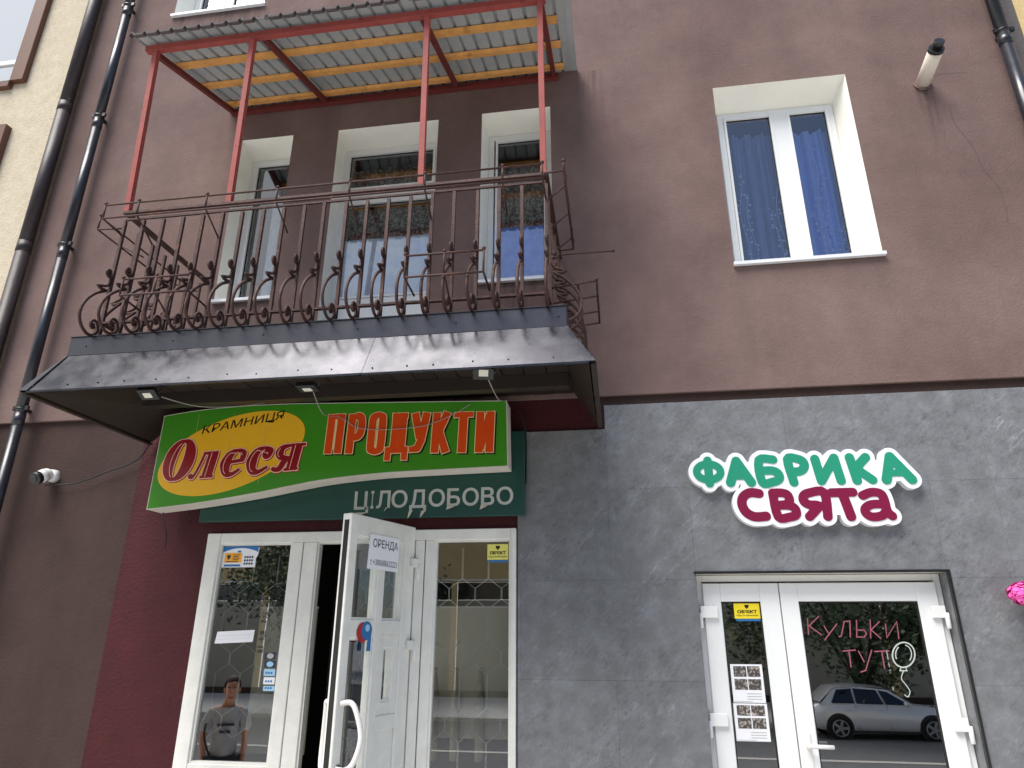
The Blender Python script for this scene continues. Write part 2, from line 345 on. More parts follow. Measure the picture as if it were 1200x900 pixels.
# flat strokes in the (x,z) plane, facing the street (-y). f maps (x,z,depth) to world
def ribbon(mb, pts, w, y, closed=False, rnd=False, ext=0.0, depth=0.0, f=None):
    f = f or (lambda x, z, d: (x, y - d, z))
    p = [Vector((a[0], a[1])) for a in pts]; n = len(p)
    ws = list(w) if isinstance(w, (list, tuple)) else [w] * n
    if ext and not closed:
        p[0] = p[0] - (p[1] - p[0]).normalized() * ext; p[-1] = p[-1] + (p[-1] - p[-2]).normalized() * ext
    L = []; R = []
    for i in range(n):
        a = p[i - 1] if (i > 0 or closed) else p[i]; c = p[(i + 1) % n] if (i < n - 1 or closed) else p[i]
        d1 = (p[i] - a).normalized() if (p[i] - a).length > 1e-9 else (c - p[i]).normalized()
        d2 = (c - p[i]).normalized() if (c - p[i]).length > 1e-9 else d1
        t = (d1 + d2)
        t = t.normalized() if t.length > 1e-4 else d1
        nn = Vector((-t.y, t.x)); k = max(0.5, nn.dot(Vector((-d1.y, d1.x))))
        L.append(p[i] + nn * ws[i] / 2 / k); R.append(p[i] - nn * ws[i] / 2 / k)
    V = [f(a.x, a.y, 0) for a in L] + [f(a.x, a.y, 0) for a in R]
    F = [(i, (i + 1) % n, (i + 1) % n + n, i + n) for i in range(n if closed else n - 1)]
    if depth:
        V += [f(a.x, a.y, -depth) for a in L] + [f(a.x, a.y, -depth) for a in R]
        for i in range(n if closed else n - 1):
            j = (i + 1) % n; F += [(i, i + 2 * n, j + 2 * n, j), (i + n, j + n, j + 3 * n, i + 3 * n)]
        if not closed: F += [(0, n, 3 * n, 2 * n), (n - 1, 3 * n - 1, 4 * n - 1, 2 * n - 1)]
    mb.add(V, F)
    if rnd and not closed:
        ks = (0, n - 1) if rnd == 1 else range(n)
        for q, i in enumerate(ks):
            N = 16; r = ws[i] / 2; e = 0.00004 * (q + 1)
            V = [f(p[i].x + r * cos(2 * pi * j / N), p[i].y + r * sin(2 * pi * j / N), -e) for j in range(N)]
            F = [tuple(range(N))]
            if depth:
                V += [f(p[i].x + r * cos(2 * pi * j / N), p[i].y + r * sin(2 * pi * j / N), -depth) for j in range(N)]
                F += [(j, (j + 1) % N, (j + 1) % N + N, j + N) for j in range(N)]
            mb.add(V, F)

def text_polys(s, shear=0.0, bold=0.0):
    c = bpy.data.curves.new('lettering', 'FONT'); c.body = s; c.shear = shear; c.offset = bold; c.resolution_u = 4
    o = bpy.data.objects.new('lettering', c); COL.objects.link(o)
    bpy.context.view_layer.update()
    me = bpy.data.meshes.new_from_object(o)
    vs = [tuple(v.co) for v in me.vertices]; fs = [tuple(p.vertices) for p in me.polygons]
    bpy.data.objects.remove(o); bpy.data.curves.remove(c); bpy.data.meshes.remove(me)
    return vs, fs
def text_mb(mb, s, x0, x1, z0, z1, y, shear=0.0, bold=0.0, slope=0.0, f=None):
    vs, fs = text_polys(s, shear, bold)
    if not vs: return
    ax, bx = min(v[0] for v in vs), max(v[0] for v in vs); az, bz = min(v[1] for v in vs), max(v[1] for v in vs)
    f = f or (lambda x, z, d: (x, y - d, z))
    out = []
    for v in vs:
        u = (v[0] - ax) / (bx - ax); w = (v[1] - az) / (bz - az); x = x0 + u * (x1 - x0)
        out.append(f(x, z0 + w * (z1 - z0) + slope * (x - x0), 0))
    mb.add(out, fs)

import numpy as np
def sdf_shape(mb, strokes, widen, y, depth=0.0, res=.0022, dx=0.0, dz=0.0, f=None):
    """union of thick strokes [(pts, widths, closed, round_ends)] as one clean flat shape (marching squares), with side walls when depth > 0"""
    f = f or (lambda x, z, d: (x, y - d, z))
    P = [p for st in strokes for p in st[0]]; wm = max(max(st[1]) for st in strokes) / 2 + widen + 3 * res
    x0 = min(p[0] for p in P) - wm; x1 = max(p[0] for p in P) + wm; z0 = min(p[1] for p in P) - wm; z1 = max(p[1] for p in P) + wm
    nx = int((x1 - x0) / res) + 2; nz = int((z1 - z0) / res) + 2
    gx, gz = np.meshgrid(x0 + np.arange(nx) * res, z0 + np.arange(nz) * res)
    Dm = np.full(gx.shape, 1e3)
    for pts, ws, closed, rnd in strokes:
        n = len(pts)
        for i in range(n if closed else n - 1):
            a, b = pts[i], pts[(i + 1) % n]; wa, wb = ws[i], ws[(i + 1) % n]
            L = math.hypot(b[0] - a[0], b[1] - a[1])
            if L < 1e-7: continue
            ux, uz = (b[0] - a[0]) / L, (b[1] - a[1]) / L
            s = (gx - a[0]) * ux + (gz - a[1]) * uz; p = (gz - a[1]) * ux - (gx - a[0]) * uz
            sc = np.clip(s, 0, L); d = np.hypot(s - sc, p) - (wa + (wb - wa) * sc / L) / 2
            if not rnd and not closed:
                bx = np.abs(p) - (wa + (wb - wa) * sc / L) / 2
                if i == 0: d = np.where(s < 0, np.maximum(bx, -s), d)
                if i == n - 2: d = np.where(s > L, np.maximum(bx, s - L), d)
            Dm = np.minimum(Dm, d)
    Dm = Dm - widen
    ins = Dm < 0
    V = []; F = []
    def v(x, z, d=0.0): V.append(f(x + dx, z + dz, d)); return len(V) - 1
    full = ins[:-1, :-1] & ins[1:, :-1] & ins[:-1, 1:] & ins[1:, 1:]
    any_ = ins[:-1, :-1] | ins[1:, :-1] | ins[:-1, 1:] | ins[1:, 1:]
    for j in range(nz - 1):
        i = 0; za = z0 + j * res
        while i < nx - 1:
            if full[j, i]:
                k = i
                while k < nx - 1 and full[j, k]: k += 1
                xa, xb = x0 + i * res, x0 + k * res
                F.append((v(xa, za), v(xb, za), v(xb, za + res), v(xa, za + res))); i = k; continue
            if any_[j, i]:
                c = [(i, j), (i + 1, j), (i + 1, j + 1), (i, j + 1)]; poly = []; cr_ = []
                for q in range(4):
                    (ia, ja), (ib, jb) = c[q], c[(q + 1) % 4]; da, db = Dm[ja, ia], Dm[jb, ib]
                    if da < 0: poly.append((x0 + ia * res, z0 + ja * res, 0))
                    if (da < 0) != (db < 0):
                        t = da / (da - db); poly.append((x0 + (ia + (ib - ia) * t) * res, z0 + (ja + (jb - ja) * t) * res, 1))
                if len(poly) > 2: F.append(tuple(v(a, b) for a, b, _ in poly))
                if depth:
                    for q in range(len(poly)):
                        A_, B_ = poly[q], poly[(q + 1) % len(poly)]
                        if A_[2] and B_[2]: F.append((v(A_[0], A_[1]), v(B_[0], B_[1]), v(B_[0], B_[1], -depth), v(A_[0], A_[1], -depth)))
            i += 1
    mb.add(V, F); return mb

def wall_grid(mb, x0, x1, z0, z1, y, holes):
    xs = sorted({x0, x1, *[h[0] for h in holes], *[h[1] for h in holes]}); xs = [x for x in xs if x0 <= x <= x1]
    zs = sorted({z0, z1, *[h[2] for h in holes], *[h[3] for h in holes]}); zs = [z for z in zs if z0 <= z <= z1]
    idx = {}
    vs = []; fs = []
    def vid(i, j):
        if (i, j) not in idx: idx[(i, j)] = len(vs); vs.append((xs[i], y, zs[j]))
        return idx[(i, j)]
    for i in range(len(xs) - 1):
        for j in range(len(zs) - 1):
            cx, cz = (xs[i] + xs[i + 1]) / 2, (zs[j] + zs[j + 1]) / 2
            if any(h[0] < cx < h[1] and h[2] < cz < h[3] for h in holes): continue
            fs.append((vid(i, j), vid(i + 1, j), vid(i + 1, j + 1), vid(i, j + 1)))
    mb.add(vs, fs)
    return mb

# ------------------------------------------------------------------ the brown building
def pane(mb, m, parent, front=2):
    mb.mi = [1] * 6; mb.mi[front] = 0          # the street face carries the reflection, the inner faces are clear
    return obj('pane', mb, [M[m], M['clear']], parent)
def ring(mb, x0, x1, z0, z1, w, y0, y1, wb=None, wt=None):
    wb = w if wb is None else wb; wt = w if wt is None else wt
    mb.box(x0, x0 + w, y0, y1, z0, z1); mb.box(x1 - w, x1, y0, y1, z0, z1)
    mb.box(x0 + w, x1 - w, y0 + .0015, y1 - .0015, z1 - wt, z1); mb.box(x0 + w, x1 - w, y0 + .0015, y1 - .0015, z0, z0 + wb)
    return mb

bld = thing('apartment_building', 'mauve brown plastered building with two shops under its balcony', 'building', (-0.8, 0, -0.5))
HW = [(-3.131, -2.64, 4.16, 5.757), (-2.222, -1.329, 3.39, 5.757), (-0.952, -0.375, 4.165, 5.77), (0.938, 1.945, 4.165, 5.78), (-4.10, -3.14, 7.385, 8.9)]
BX0, BX1, ZT = -4.925, 3.265, 12.0
m_ = wall_grid(MB(), BX0, BX1, 3.205, ZT, 0.0, HW)
m_.quad((BX0, 0, 3.205), (BX1, 0, 3.205), (BX1, .03, 3.205), (BX0, .03, 3.205))
m_.quad((BX0, 0, 3.205), (BX0, 8, 3.205), (BX0, 8, ZT), (BX0, 0, ZT)); m_.quad((BX1, 0, 3.205), (BX1, 8, 3.205), (BX1, 8, ZT), (BX1, 0, ZT))
m_.quad((BX0, 0, ZT), (BX1, 0, ZT), (BX1, 8, ZT), (BX0, 8, ZT)); m_.quad((BX0, 8, -.6), (BX1, 8, -.6), (BX1, 8, ZT), (BX0, 8, ZT))
obj('wall', m_, M['plaster'], bld)
SHOP = (-2.855, -0.656, -0.02, 2.306); PARTY = (0.476, 1.93, -0.02, 2.005)
m_ = wall_grid(MB(), BX0, BX1, -0.6, 3.205, 0.03, [SHOP, PARTY])
m_.quad((BX0, .03, -.6), (BX0, 8, -.6), (BX0, 8, 3.205), (BX0, .03, 3.205)); m_.quad((BX1, .03, -.6), (BX1, 8, -.6), (BX1, 8, 3.205), (BX1, .03, 3.205))
obj('plinth_wall', m_, M['lowpaint'], bld, label='dark brown painted lower wall')
m_ = wall_grid(MB(), -3.52, -0.646, -0.6, 3.2, 0.026, [SHOP])
m_.add([(-.646, .026, 2.955), (-.058, .026, 2.955), (-.058, .026, 3.2), (-.646, .026, 3.2)], [(0, 1, 2, 3)])
obj('painted_surround', m_, M['burgundy'], bld, label='burgundy painted wall round the food shop')
# wall patch of dark mortar beside the right pipe
obj('mortar_patch', MB().quad((3.13, -.004, 3.3), (3.263, -.004, 3.3), (3.263, -.004, 11.9), (3.13, -.004, 11.9)), M['greytar'], bld)
# hairline cracks in the plaster
m_ = MB()
for pts in ([(2.62, 5.35), (2.63, 5.2), (2.70, 5.0), (2.73, 4.8), (2.80, 4.6), (2.79, 4.35)], [(2.5, 5.66), (2.62, 5.68), (2.8, 5.675)]):
    ribbon(m_, [(p.x, p.y) for p in smooth_pts([(a, b) for a, b in pts], 5)], .003, -.002)
obj('plaster_crack', m_, M['greytar'], bld)

def stain_mat():
    m = bpy.data.materials.new('rain stain'); m.use_nodes = True; n = m.node_tree.nodes; l = m.node_tree.links; p = n['Principled BSDF']
    p.inputs['Base Color'].default_value = (*lin(58, 46, 43), 1); p.inputs['Roughness'].default_value = .95
    tc = n.new('ShaderNodeTexCoord'); sp_ = n.new('ShaderNodeSeparateXYZ'); l.new(tc.outputs['Generated'], sp_.inputs[0])
    ge = n.new('ShaderNodeNewGeometry'); mp = n.new('ShaderNodeMapping'); mp.inputs['Scale'].default_value = (16, 1, 1.4); l.new(ge.outputs['Position'], mp.inputs[0])
    tx = n.new('ShaderNodeTexNoise'); tx.inputs['Scale'].default_value = 1.6; tx.inputs['Detail'].default_value = 6; l.new(mp.outputs[0], tx.inputs['Vector'])
    r = n.new('ShaderNodeMapRange'); r.inputs[1].default_value = .40; r.inputs[2].default_value = .75; l.new(tx.outputs['Fac'], r.inputs[0])
    def M_(op, a, b):
        k = n.new('ShaderNodeMath'); k.operation = op
        for q, v in enumerate((a, b)):
            if isinstance(v, (int, float)): k.inputs[q].default_value = v
            else: l.new(v, k.inputs[q])
        return k.outputs[0]
    x = M_('MULTIPLY', M_('MULTIPLY', sp_.outputs['X'], M_('SUBTRACT', 1, sp_.outputs['X'])), 4)
    a = M_('MULTIPLY', M_('MULTIPLY', M_('POWER', sp_.outputs['Z'], 1.5), x), M_('MULTIPLY', r.outputs[0], .5))
    l.new(a, p.inputs['Alpha']); return m
M['stain'] = stain_mat()
for (a, b, z0, z1) in ((-1.02, -.3, 3.5, 4.14), (-3.25, -2.5, 3.45, 4.13), (-4.2, -3.0, 6.3, 7.36), (2.4, 2.56, 4.9, 5.56), (-.20, .10, 5.5, 6.1)):
    obj('rain_stain', MB().quad((a, -.003, z0), (b, -.003, z0), (b, -.003, z1), (a, -.003, z1)), M['stain'], bld)
# tiles
rows = [3.135, 2.55, 1.97, 1.385, 0.80, 0.215, -0.37]
offs = [-0.045, -0.046, 0.54, -0.045, 0.54, -0.045]
mt = []
def tile_rect(x0, x1, z0, z1):
    g = 0.0004
    obj('tile', B(x0 + g, x1 - g, 0.004, 0.026, z0 + g, z1 - g), M['tile'], bld, bev=.0006)
for r in range(6):
    z1, z0 = rows[r], rows[r + 1]
    x = offs[r] - 1.17 * 2
    while x < BX1:
        a, b = max(x, -0.648), min(x + 1.17, BX1 - 0.002)
        x += 1.17
        if b - a < .005: continue
        segs = [(a, b, z0, z1)]
        if r == 0:                                            # the balcony apron covers the top strip
            segs = []
            if b <= -0.04: segs.append((a, b, z0, 2.965))
            elif a < -0.06: segs += [(a, -0.06, z0, 2.965), (-0.06, b, z0, z1)]
            else: segs.append((a, b, z0, z1))
        out = []
        px0, px1, pz = PARTY[0], PARTY[1], PARTY[3]
        for (a_, b_, c_, d_) in segs:
            if c_ < pz and a_ < px1 and b_ > px0:
                if a_ < px0 - .02: out.append((a_, px0, c_, d_))
                if b_ > px1 + .02: out.append((px1, b_, c_, d_))
                if d_ > pz + .01: out.append((max(a_, px0), min(b_, px1), pz, d_))
            else: out.append((a_, b_, c_, d_))
        for s in out: tile_rect(*s)

# upper windows ------------------------------------------------------
def upper_window(name, outer, inner, dep, panes, mulls=(), label=None, sill=True, fw=.045, glass='glassup', transom=None, doorpanel=None):
    ox0, ox1, oz0, oz1 = outer; ix0, ix1, iz0, iz1 = inner
    m = ring(MB(), ix0, ix1, iz0, iz1, fw, dep, dep + .07)
    for a, b in mulls: m.box(a, b, dep - .004, dep + .066, iz0 + fw, iz1 - fw)
    if transom: m.box(ix0 + fw, ix1 - fw, dep - .004, dep + .066, transom[0], transom[1])
    w = obj(name, m, M['pvc'], bld, label=label)
    r = MB()
    r.quad((ox0, 0, oz0), (ix0, dep + .02, iz0), (ix0, dep + .02, iz1), (ox0, 0, oz1)); r.quad((ox1, 0, oz0), (ix1, dep + .02, iz0), (ix1, dep + .02, iz1), (ox1, 0, oz1))
    r.quad((ox0, 0, oz1), (ox1, 0, oz1), (ix1, dep + .02, iz1), (ix0, dep + .02, iz1))
    # thin painted return on the facade face so that the edge reads
    obj('reveal', r, M['reveal'], w)
    s = MB(); s.add([(ox0 - .01, -.035, oz0 + .003), (ox1 + .012, -.035, oz0 + .003), (ix1, dep + .01, iz0 + .004), (ix0, dep + .01, iz0 + .004),
                     (ox0 - .01, -.035, oz0 - .022), (ox1 + .012, -.035, oz0 - .022), (ox1 + .012, -.004, oz0 - .022), (ox0 - .01, -.004, oz0 - .022)],
                    [(0, 1, 2, 3), (0, 1, 5, 4), (4, 5, 6, 7), (0, 3, 7, 4), (1, 2, 6, 5)])
    if sill: obj('sill', s, M['sill'], w)
    for (a, b, c, d) in panes:
        g = .018
        obj('sash', ring(MB(), a, b, c, d, g, dep - .012, dep + .05), M['pvc'], w)
        obj('gasket', ring(MB(), a + g, b - g, c + g, d - g, .006, dep + .008, dep + .02), M['gap'], w)
        pane(B(a + g, b - g, dep + .014, dep + .018, c + g, d - g), glass, w)
    return w
def curtain(parent, x0, x1, z0, z1, y, m, waves=6, amp=.02, name='curtain', label=None, N=48, ph=0):
    mb = MB(); mb.smooth = True
    vs = []; 
    for i in range(N + 1):
        x = x0 + (x1 - x0) * i / N; d = amp * sin(waves * 2 * pi * i / N + ph) + amp * .5 * sin(waves * 4.7 * pi * i / N + 1 + ph)
        vs += [(x, y + d * .6, z1), (x, y + d, (z0 + z1) / 2), (x, y + d * 1.2, z0)]
    fs = []
    for i in range(N):
        for k in range(2): fs.append((3 * i + k, 3 * i + k + 1, 3 * i + k + 4, 3 * i + k + 3))
    mb.add(vs, fs); return obj(name, mb, m, parent, label=label)
def room(x0, x1, z0, z1, y0=.3, y1=3.0, m='blackin', name='room'):
    b = MB()
    b.quad((x0, y0, z0), (x0, y1, z0), (x0, y1, z1), (x0, y0, z1)); b.quad((x1, y0, z0), (x1, y1, z0), (x1, y1, z1), (x1, y0, z1))
    b.quad((x0, y0, z0), (x1, y0, z0), (x1, y1, z0), (x0, y1, z0)); b.quad((x0, y0, z1), (x1, y0, z1), (x1, y1, z1), (x0, y1, z1))
    b.quad((x0, y1, z0), (x1, y1, z0), (x1, y1, z1), (x0, y1, z1))
    return obj(name, b, M[m], bld)
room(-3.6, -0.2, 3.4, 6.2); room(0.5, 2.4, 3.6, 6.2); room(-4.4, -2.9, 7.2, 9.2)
# narrow balcony window
w1 = upper_window('window', HW[0], (-3.115, -2.665, 4.2, 5.68), .2, [(-3.068, -2.712, 4.248, 5.632)])
curtain(w1, -2.93, -2.68, 4.25, 5.45, .32, M['whitecurt_skyrefl'], 2, .015, label='white curtain drawn to one side')
# balcony door
w2 = upper_window('balcony_door', HW[1], (-2.232, -1.35, 3.39, 5.68), .19, [(-2.186, -1.396, 5.26, 5.634), (-2.186, -1.396, 4.2, 5.125)], transom=(5.126, 5.258), sill=False, label='white balcony door with a transom light')
obj('door_panel', B(-2.17, -1.412, .186, .24, 3.44, 4.198), M['pvc'], w2)
curtain(w2, -2.18, -1.4, 4.79, 5.13, .30, M['lace'], 5, .02, label='dark lace curtain')
curtain(w2, -2.18, -1.4, 4.2, 4.785, .234, M['whitecurt_skyrefl'], 3, .008, label='pale panel standing in for reflected sky')  # no real curtain: pale panel imitates sky reflected below the canopy edge
curtain(w2, -2.18, -1.4, 5.27, 5.56, .31, M['lace'], 4, .02, label='dark lace curtain')
# small balcony window
w3 = upper_window('window', HW[2], (-0.925, -0.39, 4.2, 5.69), .2, [(-0.865, -0.44, 4.25, 5.635)])
curtain(w3, -0.9, -0.41, 4.24, 4.785, .240, M['blue_skyrefl'], 3, .008, label='blue panel standing in for reflected sky')  # no real curtain: blue panel imitates the sky reflected in the glass
curtain(w3, -0.9, -0.41, 4.79, 5.4, .30, M['lace'], 4, .018, label='dark lace curtain')
# right hand window
w4 = upper_window('window', HW[3], (0.985, 1.885, 4.2, 5.675), .2, [(1.032, 1.408, 4.245, 5.63), (1.528, 1.84, 4.245, 5.63)], mulls=[(1.408, 1.528)])
curtain(w4, 1.03, 1.42, 4.24, 5.52, .30, M['curt_dimrefl'], 3.5, .04, label='blue curtain, toned darker for a weaker reflection')  # toned darker to imitate the weaker reflection on this sash
curtain(w4, 1.5, 1.86, 4.24, 5.50, .30, M['curt_skyrefl'], 3.5, .04, label='blue panel with painted sky reflection')  # curtain toned brighter to imitate the sky reflected on this sash
m_ = MB()
for (cx, z0, z1, sd_) in ((1.10, 4.3, 5.1, 3), (1.15, 4.3, 4.9, 13), (1.335, 4.3, 4.75, 9), (1.37, 4.28, 4.95, 21), (1.68, 4.3, 5.35, 5), (1.72, 4.28, 5.1, 8), (1.64, 4.28, 4.7, 17), (1.80, 4.3, 4.55, 31)):
    rr = random.Random(sd_); pts = [(cx + .02 * sin(z_ * 9), z0 + (z1 - z0) * i / 14) for i, z_ in enumerate([z0 + (z1 - z0) * i / 14 for i in range(15)])]
    ribbon(m_, pts, .0045, .233)
    for (x, z) in pts:
        a = rr.uniform(0, 6.28); r = rr.uniform(.008, .016)
        xx, zz = x + .022 * cos(a), z + .02 * sin(a)
        m_.add([(xx + r * cos(t * pi / 4) * (1 if t % 2 else .55), .232, zz + r * sin(t * pi / 4) * (1 if t % 2 else .55)) for t in range(8)], [tuple(range(8))])
obj('curtain_embroidery', m_, M['vine'], w4)
# window above
w5 = upper_window('window', HW[4], (-4.06, -3.18, 7.42, 8.82), .2, [(-4.0, -3.72, 7.47, 8.78), (-3.64, -3.24, 7.47, 8.78)], mulls=[(-3.72, -3.64)])
curtain(w5, -4.02, -3.7, 7.45, 8.8, .33, M['whitecurt_skyrefl'], 3, .015, label='white net curtain')

# food shop front ----------------------------------------------------
X0, X1, ZB, ZH = SHOP
m_ = MB(); Y0, Y1 = -.012, .06
m_.box(X0, X0 + .10, Y0, Y1, 0, ZH); m_.box(X0 + .10, -.69, Y0 + .002, Y1, 2.236, ZH); m_.box(-.69, X1, Y0, Y1, 0, ZH)
for a, b in ((-2.215, -2.135), (-2.128, -2.03), (-1.335, -1.272), (-1.265, -1.2)): m_.box(a, b, Y0, Y1, 0, 2.236)
m_.box(X0 + .1, -2.215, Y0 + .002, Y1, .80, .872); m_.box(-1.2, -.69, Y0 + .002, Y1, .70, .77)
sf = obj('shop_front_frame', m_, M['oldpvc'], bld, label='weathered white shop front frame', bev=.004)
m_ = MB(); ring(m_, X0 + .10, -2.215, .872, 2.236, .014, .0, .03); ring(m_, -1.2, -.69, .77, 2.236, .014, .0, .03); ring(m_, -2.03, -1.335, .0, 2.236, .012, .0, .05)
obj('glazing_bead', m_, M['oldpvc'], sf)
m_ = MB(); m_.box(X0 + .1, -2.215, .01, .04, 0, .8); m_.box(-1.2, -.69, .01, .04, 0, .7)
obj('stall_riser', m_, M['oldpvc'], sf)
pane(B(X0 + .114, -2.229, .022, .028, .886, 2.222), 'glassshop', sf)
pane(B(-1.186, -.704, .022, .028, .784, 2.222), 'glassshop', sf)
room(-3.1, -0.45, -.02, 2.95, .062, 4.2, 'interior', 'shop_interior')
# lattice security bars behind the panes: bent wires that pair up into stretched hexagons
def lattice(x0, x1, z0, z1, y, pitch, ph, r=.004):
    n = int(round((x1 - x0) / pitch))
    for i in range(n + 1):
        x = x0 + (x1 - x0) * i / n; pts = []
        z = z0 - .1 + ph; side = 1 if i % 2 else -1; q = (x1 - x0) / n * .47
        while z < z1 + .3:
            pts += [(x + side * q, y, z), (x + side * q, y, z + .20), (x - side * q, y, z + .26), (x - side * q, y, z + .33 - .0), (x + side * q, y, z + .39)]
            z += .39
        pts = [p for p in pts if z0 <= p[2] <= z1]
        if len(pts) > 1: obj('grille_bar', MB().tube(pts, r, 5), M['wire'], sf)
lattice(-2.70, -2.24, .9, 2.2, .15, .092, 0, .0024); lattice(-1.16, -.72, .8, 2.2, .075, .088, .12)
# display backs inside
m_ = MB(); m_.box(-1.33, -.5, .24, .26, 1.02, 1.81); obj('display_panel', m_, M['panelin'], bld)
m_ = MB(); m_.box(-1.33, -.5, .23, .27, 1.81, 1.823); m_.box(-2.52, -2.1, .23, .27, 1.81, 1.823); obj('shelf_edge', m_, M['whitein'], bld)
m_ = MB(); m_.box(-2.52, -2.1, .24, .26, .9, 1.81); obj('display_panel', m_, M['panelin'], bld)
m_ = MB()
for x in (-1.22, -1.08, -.92): m_.tube([(x, .205, .9), (x, .205, 1.25), (x, .205, 1.40), (x, .205, 1.44)], [.03, .03, .012, .012], 8)
obj('shelf_goods', m_, M['tan'], bld)

# party shop doors ---------------------------------------------------
px0, px1, pz0, pz1 = PARTY
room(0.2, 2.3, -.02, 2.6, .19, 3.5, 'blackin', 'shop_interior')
m_ = MB(); D = .12
m_.quad((px1, .004, -.02), (px1, .19, -.02), (px1, .19, pz1), (px1, .004, pz1)); obj('door_reveal', m_, M['tile'], bld)
m_ = MB(); m_.quad((px0, .004, -.02), (px0, .19, -.02), (px0, .19, pz1), (px0, .004, pz1))
obj('door_reveal', m_, M['tile'], bld)
obj('door_soffit', MB().quad((px0, .004, pz1), (px1, .004, pz1), (px1, .19, pz1), (px0, .19, pz1)), M['boxwhite'], bld)
m_ = MB(); m_.box(px0 - .012, px1 + .012, -.006, .02, pz1 - .002, pz1 + .012); m_.box(px1 - .002, px1 + .012, -.006, .02, 0, pz1 - .002)
obj('edge_trim', m_, M['black'], bld)
pf = obj('door_frame', ring(MB(), px0 + .003, px1 - .003, 0, pz1 - .003, .04, D, D + .07, wb=.02), M['pvc'], bld, label='white frame of the party shop doors', bev=.003)
def party_leaf(a, b, ga, gb, label, handle):
    m = ring(MB(), a, b, .03, 1.952, .1, D - .02, D + .045)
    m = MB(); y0, y1 = D - .02, D + .045
    m.box(a, ga, y0, y1, .03, 1.952); m.box(gb, b, y0, y1, .03, 1.952); m.box(ga, gb, y0 + .001, y1, 1.842, 1.952); m.box(ga, gb, y0 + .001, y1, .03, .16)
    d = obj('shop_door', m, M['pvc'], bld, label=label, bev=.004)
    obj('gasket', ring(MB(), ga, gb, .16, 1.842, .008, D - .012, D + .01), M['gap'], d)
    pane(B(ga + .008, gb - .008, D - .004, D + .002, .168, 1.834), 'glassdoor', d)
    return d
dl = party_leaf(.518, .977, .625, .862, 'narrow fixed door leaf with notices', False)
dr = party_leaf(.983, 1.888, 1.088, 1.772, 'wide door leaf with pink marker writing', True)
for par, x, sgn in ((dl, .512, -1), (dr, 1.888, 1)):
    for z in (1.745, 1.14, .45):
        m_ = MB(); m_.box(x - .055 if sgn > 0 else x - .02, x + .02 if sgn > 0 else x + .085, D - .045, D - .02, z, z + .07); m_.tube([(x + sgn * .022, D - .04, z - .06), (x + sgn * .022, D - .04, z + .03)], .014, 8)
        obj('hinge', m_, M['pvc'], par, bev=.003)
m_ = MB(); m_.box(1.012, 1.048, D - .03, D - .0195, .86, 1.12); m_.tube([(1.03, D - .02, 1.05), (1.03, D - .075, 1.05)], .012, 8)
m_.tube([(1.03, D - .072, 1.05), (1.05, D - .078, 1.052), (1.16, D - .074, 1.05)], .0115, 8)
obj('handle', m_, M['handle'], dr)
obj('lock', MB().tube([(1.03, D - .035, .90), (1.03, D - .02, .90)], .013, 10), M['steel'], dr)
# entrance steps
for k in range(3): obj('entrance_step', B(-3.0, 2.2, -.45 - .3 * k, .0 - .3 * k if k else .01, -.5, -.02 - .16 * k), M['paving'], bld)

# the open food shop door --------------------------------------------
H = Vector((-1.338, -.012)); e_ = Vector((-.205, -.635)).normalized(); n_ = Vector((e_.y * -1, e_.x)); n_ = Vector((.952, -.307))
n_ = Vector((-e_.y, e_.x)); 
if n_.x < 0: n_ = -n_
def leaf(u, d, z): p = H + e_ * u + n_ * d; return (p.x, p.y, z * 1.014)
def xf(mb): mb.v = [leaf(x, y, z) for x, y, z in mb.v]; return mb
def LB(u0, u1, d0, d1, z0, z1): return MB().box(u0, u1, d0, d1, z0, z1)
m_ = MB(); d0, d1 = -.066, 0.0
m_.box(0, .115, d0, d1, .02, 2.288); m_.box(.60, .67, d0, d1, .02, 2.288); m_.box(.115, .60, d0, d1 - .001, 2.165, 2.288); m_.box(.31, .38, d0, d1 - .001, .25, 2.165)
m_.box(.115, .60, d0, d1 - .001, .02, .25); m_.box(.38, .60, d0, d1 - .002, 1.60, 1.70); m_.box(.115, .31, d0, d1 - .002, 1.62, 1.70); m_.box(.115, .31, d0, d1 - .002, 1.10, 1.18)
m_.box(.115, .31, -.05, -.014, .25, 1.10)
m_.box(.115, .17, d0, d1 - .006, 1.18, 1.62); m_.box(.27, .31, d0, d1 - .006, 1.18, 1.62); m_.box(.17, .27, d0, d1 - .007, 1.18, 1.25); m_.box(.17, .27, d0, d1 - .007, 1.545, 1.62)
od = obj('shop_door', xf(m_), M['oldpvc'], bld, label='open white door leaf with bow handles', bev=.004)
m_ = MB()
for a, b, c, d in ((.38, .60, .25, 1.60), (.38, .60, 1.70, 2.165), (.115, .31, 1.70, 2.165), (.17, .27, 1.25, 1.545)):
    w = .012
    for q in ((a, a + w, c, d), (b - w, b, c, d), (a + w, b - w, c, c + w), (a + w, b - w, d - w, d)): m_.box(q[0], q[1], -.03, -.012, q[2], q[3])
obj('glazing_bead', xf(m_), M['oldpvc'], od)
for a, b, c, d in ((.38, .60, .25, 1.60), (.38, .60, 1.70, 2.165), (.115, .31, 1.70, 2.165), (.17, .27, 1.25, 1.545)):
    pane(xf(LB(a + .002, b - .002, -.036, -.031, c + .002, d - .002)), 'glassshop', od, 4)
m_ = MB(); m_.box(.665, .672, -.05, -.016, .06, 2.25); obj('edge_seal', xf(m_), M['gap'], od)
